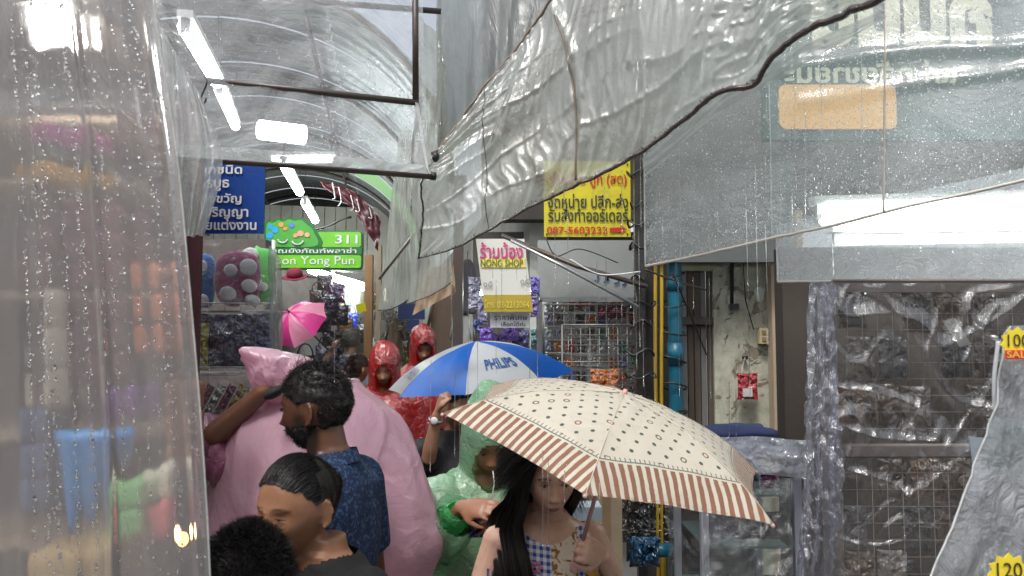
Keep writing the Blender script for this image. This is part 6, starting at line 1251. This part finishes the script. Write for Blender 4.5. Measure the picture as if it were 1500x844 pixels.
# -- bearded man in the blue patterned shirt
M4 = Human('bearded young man in a dark blue patterned shirt, seen in profile', P(462, 597, 2.0), yaw=-100, tilt=4, byaw=-108, skin=(.125, .056, .032), scale=.955, beard=1.0, lean=(0, .0))
M4.rest_arms(); M4.make(vox=.0048); M4.eyes(.6)
M4.hair(mline(.060, .005, -.075), swirl((0, .35, .0), .22, .35), N=20000, L=lambda r, g_: np.where(r[:, 2] > .05, np.where(g_.random(len(r)) < .03, g_.uniform(.04, .06, len(r)), g_.uniform(.010, .018, len(r))), g_.uniform(.005, .010, len(r))), off=.007, w=.0007, grav=.5, curl=.18, k=6, seed=11, noise_=.0025, s_=80)
M4.hair(lambda x, y, z: (z < -.045 - .3 * np.clip(-y - .06, 0, .02)) & (z > -.118) & (y < .035) & ~((np.abs(x) < .024) & (z > -.083) & (y < -.05)), swirl((0, -.2, -.5), .6, .4), N=5000, L=lambda r, g_: g_.uniform(.006, .013, len(r)), off=.002, w=.0006, grav=.3, curl=.2, k=3, seed=12, noise_=.001)
t = NT('blue patterned cotton'); v = t.coord('Object'); a = t.smooth(t.noise(v, 62, 4, .6, 1.6), .53, .57); b = t.smooth(t.vor(v, 90, 'DISTANCE_TO_EDGE'), .03, .0); f = t.math('MULTIPLY', t.math('MAXIMUM', a, t.math('MULTIPLY', b, .25)), .75)
p = t.n('ShaderNodeBsdfPrincipled', {'Base Color': t.mix(f, (.004, .014, .055), (.04, .10, .20)), 'Roughness': .8, 'Normal': t.bump(t.noise(v, 12, 4), .35, .02)}); BSH = t.end(p)
shirt(M4, BSH, sleeve=.75, fat=.012, add=.010, neck=.012); lower(M4)
cm = MB(); n_ = 26
G = [[M4.B(.0 + (.064 + .006 * j) * math.cos(a), .012 + (.062 + .006 * j) * math.sin(a), .040 - .018 * j + .010 * math.sin(a)) for a in np.linspace(-1.2, 4.3, n_)] for j in range(3)]; G = [[p_ + Vector((0, 0, .0)) for p_ in r] for r in G]
cm.grid(G).build('collar', BSH, M4.t, True)
# -- red hooded pair
def plastic_cloth(nm, col, tr=.25, rough=.16, tint=None, wr=.7, wrs=18):
    t = NT(nm); v = t.coord('Object'); rg_ = t.math('ABSOLUTE', t.math('SUBTRACT', t.noise(v, wrs * .6, 4, .5, 1.0), .5)); nrm = t.bump(t.noise(v, wrs, 5, .6, .8), wr, .03, t.bump(t.smooth(rg_, .0, .05), .18 if rough > .2 else .5, .008)); c = t.mix(t.noise(v, 6, 4), tuple(k * .75 for k in col), col)
    a = t.n('ShaderNodeBsdfDiffuse', {'Color': c, 'Normal': nrm}); b = t.n('ShaderNodeBsdfTranslucent', {'Color': c, 'Normal': nrm}); m1 = t.n('ShaderNodeMixShader', {0: .5, 1: a, 2: b}); tp = t.n('ShaderNodeBsdfTransparent', {'Color': c4(tint or tuple(min(1, k * 1.3 + .1) for k in col))})
    m2 = t.n('ShaderNodeMixShader', {0: tr, 1: m1, 2: tp}); lw = t.n('ShaderNodeLayerWeight', {'Blend': .5, 'Normal': nrm}); g_ = t.n('ShaderNodeBsdfGlossy', {'Roughness': rough, 'Normal': nrm}); return t.end(t.n('ShaderNodeMixShader', {0: t.math('ADD', t.math('MULTIPLY', t.math('POWER', lw.outputs['Facing'], 3), .5), .09 if rough < .2 else .04, clamp=True), 1: m2, 2: g_}))
def poncho(h, mat, vox, tall=.02, wide=0., hem=-1.0, fold=.02, sleeves=True, open_w=.055, top=.055, bottom=-.13, seed=2, drape=.012):
    m = MB(); hs = []
    for z, rx, ry, oy in ((-.17, .105, .11, .03), (-.12, .095, .11, .02), (-.06, .098, .115, .012), (.0, .100, .122, .01), (.06, .096, .118, .012), (.105, .084, .104, .02), (.135 + tall * .3, .060, .078, .025), (.146 + tall, .028, .036, .03)): hs.append((h.H((0, oy, z)), h.HM @ Vector((rx * h.sc, 0, 0)), h.HM @ Vector((0, ry * h.sc, 0))))
    m.loft(hs, 26); bs = []
    for z, rx, ry in ((.03, .10, .10), (-.02, .16, .12), (-.06, .215, .15), (-.12, .235, .17), (-.30, .25, .19), (-.6, .28, .23), (-.85, .31, .26), (hem, .33, .28)): bs.append((h.B(0, .01, z), h.BM @ Vector(((rx + wide) * h.sc, 0, 0)), h.BM @ Vector((0, (ry + wide * .5) * h.sc, 0))))
    m.loft(bs, 34)
    if sleeves:
        for sd, a, e, w in h.arms: m.tube([a, a.lerp(e, .5), e, e.lerp(w, .5), e.lerp(w, .88)], [.10 * h.sc, .095 * h.sc, .085 * h.sc, .075 * h.sc, .062 * h.sc], 16)
    me = remesh(m, vox, 2); co = vco(me); no = vno(me); f = np_noise(co * np.array([1, 1, .3]), 7, seed) * fold + np_noise(co * np.array([1, 1, .35]), 17, seed + 1) * fold * .5
    r_ = 1 - np.abs(np_noise(co * np.array([1, 1, .3]), 11, seed + 4)) * 2; hd = ((co - np.array(h.hc)) @ np.array(h.HM)) / h.sc; near = np.exp(-(np.linalg.norm(hd, axis=1) / .14) ** 4)
    f = (f + drape * np.clip(r_, 0, 1) ** 3) * (1 - .7 * near); co = co + no * f[:, None]; setco(me, co)
    x, y, z = hd.T; opn = (y < -.02) & ((x / open_w) ** 2 + ((z - (top + bottom) / 2) / ((top - bottom) / 2)) ** 2 < 1) & (np.abs(x) < .09); low = co[:, 2] < h.B(0, 0, hem + .03).z; cuff = np.zeros(len(co), bool)
    if sleeves:
        for sd, a, e, w in h.arms: d = (w - e).normalized(); t_ = (co - np.array(e)) @ np.array(d); rad = np.linalg.norm(co - np.array(e) - t_[:, None] * np.array(d), axis=1); cuff |= (t_ > (w - e).length * .84) & (rad < .09 * h.sc)
    b = bmesh.new(); b.from_mesh(me); b.verts.ensure_lookup_table(); bmesh.ops.delete(b, geom=[v for v, k in zip(b.verts, opn | low | cuff) if k], context='VERTS'); b.to_mesh(me); b.free()
    return mkobj('rain_poncho', me, mat, h.t)
REDP = plastic_cloth('wet red poncho film', (.60, .012, .012), .15, .12)
R1 = Human('man in a red hooded rain poncho with a moustache, the lower red hood', P(563, 541, 5.0), yaw=4, tilt=12, skin=(.26, .13, .075), scale=1.02, beard=.35, group=None); R1.rest_arms(); R1.make(vox=.009); R1.eyes(.35)
R1.hair(mline(.058, .0, -.07), swirl(), N=1500, L=.03, w=.0015, k=3); poncho(R1, REDP, .011, tall=.02, open_w=.052, top=.050, bottom=-.125, seed=3); lower(R1)
R2 = Human('taller man in a red hooded rain poncho behind, the upper red hood', P(620, 509, 5.6), yaw=14, tilt=16, skin=(.30, .16, .10), scale=1.02); R2.rest_arms(); R2.make(vox=.009); R2.eyes(.3)
R2.hair(mline(.045, .0, -.07), swirl((0, -.6, .1), .5), N=1500, L=.035, w=.0015, k=3); poncho(R2, REDP, .011, tall=.02, open_w=.054, top=.062, bottom=-.115, seed=8); lower(R2)
# -- woman in black under the blue umbrella
W5 = Human('person in a black shirt gripping the blue and white umbrella, wearing a wristwatch', P(672, 596, 3.45), yaw=28, tilt=10, byaw=-8, skin=(.33, .18, .115), kind='f', scale=1.0, build=1.1)
W5.arm(-1, P(628, 672, 3.35), P(640, 606, 3.30)); W5.hand(-1, Vector((.25, .1, 1)), Vector((-1, -.2, .2)), 1.5); W5.rest_arms((1,)); W5.make(vox=.007); W5.eyes(.4)
W5.hair(mline(.06, .01, -.06), dB, N=5000, L=.10, off=.006, w=.0012, grav=0, k=6, guide=gB, seed=14); shirt(W5, pbr('black cotton shirt', (.01, .01, .011), .8, bump=.3, bs=60), sleeve=.9, fat=.018, add=.02); lower(W5)
wa = W5.arms[0]; d = (wa[3] - wa[2]).normalized(); c = wa[3] - d * .03; x = d.cross(Vector((0, 1, 0))).normalized(); y = d.cross(x)
ws_ = MB().tube([c + (x * math.cos(a) + y * math.sin(a)) * .030 for a in np.linspace(0, 2 * math.pi, 20)], .005, 8, flat=1.4).build('watch_strap', GALV, W5.t, True); MB().ell(c + Vector((-.004, -.034, 0)), (.017, .006, .017), nu=18, nv=8).build('watch_face', WHITEP, ws_, True)
# -- green poncho
GRN = plastic_cloth('pale green poncho film', (.52, .95, .60), .32, .13, tint=(.78, .96, .82)); GRN2 = plastic_cloth('gathered bright green film', (.07, .66, .18), .2, .12, tint=(.3, .85, .4))
G6 = Human('person in a pale green hooded rain poncho looking down, one hand over the other', P(716, 648, 2.80), yaw=10, tilt=22, byaw=14, skin=(.35, .17, .10), kind='f', scale=1.02, build=1.15)
wl = P(676, 742, 2.42); G6.arm(-1, P(640, 800, 2.62), wl); G6.hand(-1, P(738, 748, 2.34) - wl, Vector((-.1, -.75, .66)), .42, spread=.05); G6.arm(1, G6.B(.30, -.08, -.27), P(752, 764, 2.45)); G6.hand(1, P(700, 760, 2.40) - P(752, 764, 2.45), Vector((0, -.8, .6)), .8)
G6.make(vox=.006); G6.eyes(.2); G6.hair(mline(.05, .0, -.07), dB, N=2500, L=.08, off=.004, w=.001, grav=0, k=5, guide=gB)
poncho(G6, GRN, .010, tall=.06, wide=.02, open_w=.060, top=.045, bottom=-.14, fold=.016, seed=12, drape=.012); lower(G6)
# gathered sleeve end
m = MB(); a0, e0, w0 = G6.arms[0][1:]; d = (w0 - e0)
pts = [e0.lerp(w0, f) for f in np.linspace(.05, .93, 14)]; m.tube(pts, [.075 - .035 * (i / 13) ** 2 + .006 * math.sin(i * 2.3) for i in range(14)], 48, caps=False)
m.v = [tuple(Vector(p) + Vector((nz(p[0] * 40, p[1] * 40, p[2] * 25), 0, nz(p[0] * 38, p[2] * 35, 4))) * .014) for p in m.v]; m.build('gathered_sleeve', GRN2, G6.t, True)
G = []
for j in range(5):
    G.append([G6.H((.058 * 1.05 * math.cos(a) * (1 + .05 * j), -.075 + .015 * j - .010 * math.sin(a * 3), -.048 + .098 * math.sin(a) * (1 + .04 * j))) for a in np.linspace(-2.9, -.2, 30)])
MB().grid(G).build('hood_edge', GRN2, G6.t, True)
tg = MB().tube([P(722, 690, 2.45), P(724, 705, 2.42), P(721, 735, 2.40)], .002, 6).build('drawstring', WHITEP, G6.t, True)
hp = thing('folded_umbrella', 'crumpled royal blue plastic item held under the crossed hands of the green poncho', 'umbrella', P(714, 770, 2.45)); pillow(MB(), P(714, 772, 2.46), .13, .07, .03, 4, n=14, crum=.02).build('fabric', foil((.01, .03, .25)), hp, True)
MB().tube([P(690, 775, 2.46), P(672, 782, 2.46)], .008, 8).build('handle', BLACK, hp, True)
# -- pink poncho wearer with raised arm
K7 = Human('person in a billowing pink rain poncho with one arm raised, behind the bearded man', P(428, 598, 2.55), yaw=-125, tilt=8, byaw=-140, skin=(.17, .075, .042), scale=1.03)
el = P(296, 655, 2.42); wr7 = P(388, 572, 2.30)
K7.arms.append((1, K7.sh(1), Vector(el), Vector(wr7))); K7.hand(1, Vector((.75, .1, .55)), Vector((-.5, -.4, .8)), 1.3); K7.rest_arms((-1,)); K7.make(vox=.008)
K7.hair(mline(.06, .0, -.07), swirl(), N=3000, L=.03, off=.01, w=.001, k=3)
PNK = plastic_cloth('pink rain poncho cloth', (.97, .62, .76), .14, .26, tint=(.95, .75, .82), wr=.4, wrs=6)
MB().ell(P(402, 575, 2.16), (.034, .03, .016), Matrix.Rotation(-.5, 3, 'Y'), 18, 8).build('cap_brim', pbr('black cap', (.01, .01, .012), .7), K7.t, True)
def outline_shell(rows, d0, depth, nm, mat, parent, n=130, amp=.02, seed=0, s3=3.0, ripple=.006):
    """closed billowing volume: rows of (py, left px, right px, distance, depth)"""
    secs = []
    for py, xl, xr, dd, dp in rows: a = P(xl, py, dd); b = P(xr, py, dd); secs.append(((a + b) / 2, Vector(((b.x - a.x) / 2, 0, 0)), Vector((0, dp, 0))))
    nn_ = len(secs); ii = [k * (nn_ - 1) / 139 for k in range(140)]; cr = lambda A_, q: (lambda i, f: (lambda p0, p1, p2, p3: p1 + (p2 - p0) * .5 * f + (p0 * 2 - p1 * 5 + p2 * 4 - p3) * .5 * f * f + (p1 * 3 - p0 - p2 * 3 + p3) * .5 * f ** 3)(A_[max(i - 1, 0)], A_[i], A_[min(i + 1, nn_ - 1)], A_[min(i + 2, nn_ - 1)]))(min(int(q), nn_ - 2), q - min(int(q), nn_ - 2)); C0, X0, Y0 = [[cr([w_[c_] for w_ in secs], q) for q in ii] for c_ in range(3)]; m = MB(); m.loft([(a, b, c) for a, b, c in zip(C0, X0, Y0)], n)
    V = np.array(m.v); cen = np.repeat(np.array([tuple(c) for c in C0]), n, 0)[:len(V)]; d = V - cen; d /= np.linalg.norm(d, axis=1, keepdims=True) + 1e-6
    f = np_noise(V * np.array([1, 1, .5]), s3, seed) * amp + np_noise(V * np.array([1, 1, .45]), s3 * 2.6, seed + 2) * amp * .45; f = f + sum(ripple * w_ * np.clip(1 - np.abs(np_noise(V * np.array([1, 1, q_]) + V[:, [2, 0, 1]] * g_, s3 * k_, seed + 7 + k_)) * 2.6, 0, 1) ** 2 for w_, q_, g_, k_ in ((1.6, .14, .05, 1), (.9, .2, -.12, 2), (.30, .4, .3, 5)))
    V = V + d * f[:, None]; m.v = [tuple(v) for v in V]; return m.build(nm, mat, parent, True)
outline_shell([(556, 440, 520, 2.50, .06), (570, 396, 532, 2.5, .13), (600, 358, 566, 2.5, .21), (640, 336, 592, 2.5, .26), (700, 322, 616, 2.5, .29), (745, 316, 628, 2.5, .30), (790, 310, 636, 2.5, .30), (840, 304, 618, 2.5, .30), (900, 306, 604, 2.5, .29), (1100, 320, 596, 2.5, .28), (1160, 330, 590, 2.5, .27)], 2.5, .3, 'rain_poncho', PNK, K7.t, amp=.028, seed=3, ripple=.012, s3=3.4)
outline_shell([(508, 357, 372, 2.33, .02), (513, 356, 400, 2.33, .05), (522, 360, 440, 2.35, .09), (535, 366, 474, 2.38, .12), (552, 372, 492, 2.4, .14), (570, 386, 500, 2.42, .14), (584, 400, 496, 2.45, .12), (596, 420, 480, 2.5, .06)], 2.4, .1, 'poncho_hood', PNK, K7.t, amp=.022, seed=9, s3=9, ripple=.012)
MB().tube(resamp([K7.sh(1), Vector(el).lerp(K7.sh(1), .5), Vector(el), Vector(el).lerp(Vector(wr7), .2)], 24), [.075 + .008 * math.sin(i * 1.7) for i in range(24)], 22).build('sleeve', plastic_cloth('pink shirt sleeve', (.50, .17, .30), .0, .4, wr=.6), K7.t, True)
lower(K7)
# -- distant people
M8 = Human('grey-haired man in a pale blue shirt walking away down the alley', P(515, 500, 6.6), yaw=175, tilt=4, skin=(.35, .22, .14)); M8.rest_arms(); M8.make(vox=.011)
M8.hair(mline(.08, .01, -.05), swirl((0, .2, -.2), .4), N=1500, L=.02, w=.002, k=3, mat=HAIRG); shirt(M8, pbr('pale blue shirt cloth', (.38, .44, .50), .8), sleeve=.6, vox=.012, add=.02); lower(M8)
W9 = Human('brown-haired head between the grey-haired man and the lower red hood', P(524, 541, 5.4), yaw=150, tilt=6, skin=(.36, .2, .12), kind='f', scale=.95); W9.rest_arms(); W9.make(vox=.010)
W9.hair(mline(.06, .01, -.09), dB, N=3000, L=.09, off=.008, w=.0018, grav=0, k=5, guide=gB, mat=HAIRB); shirt(W9, pbr('olive shirt cloth', (.12, .11, .07), .8), vox=.012); lower(W9)
W10 = Human('person with dark hair holding the small pink umbrella', P(440, 545, 5.7), yaw=160, skin=(.3, .18, .12), kind='f'); W10.arm(-1, P(436, 575, 5.5), pap - pax * .52); W10.hand(-1, Vector((.2, 0, 1)), Vector((-1, 0, 0)), 1.4); W10.rest_arms((1,)); W10.make(vox=.012)
W10.hair(mline(.06, .01, -.09), dB, N=2000, L=.09, off=.008, w=.002, grav=0, k=4, guide=gB); shirt(W10, pbr('grey shirt cloth', (.2, .2, .21), .8), vox=.012); lower(W10)
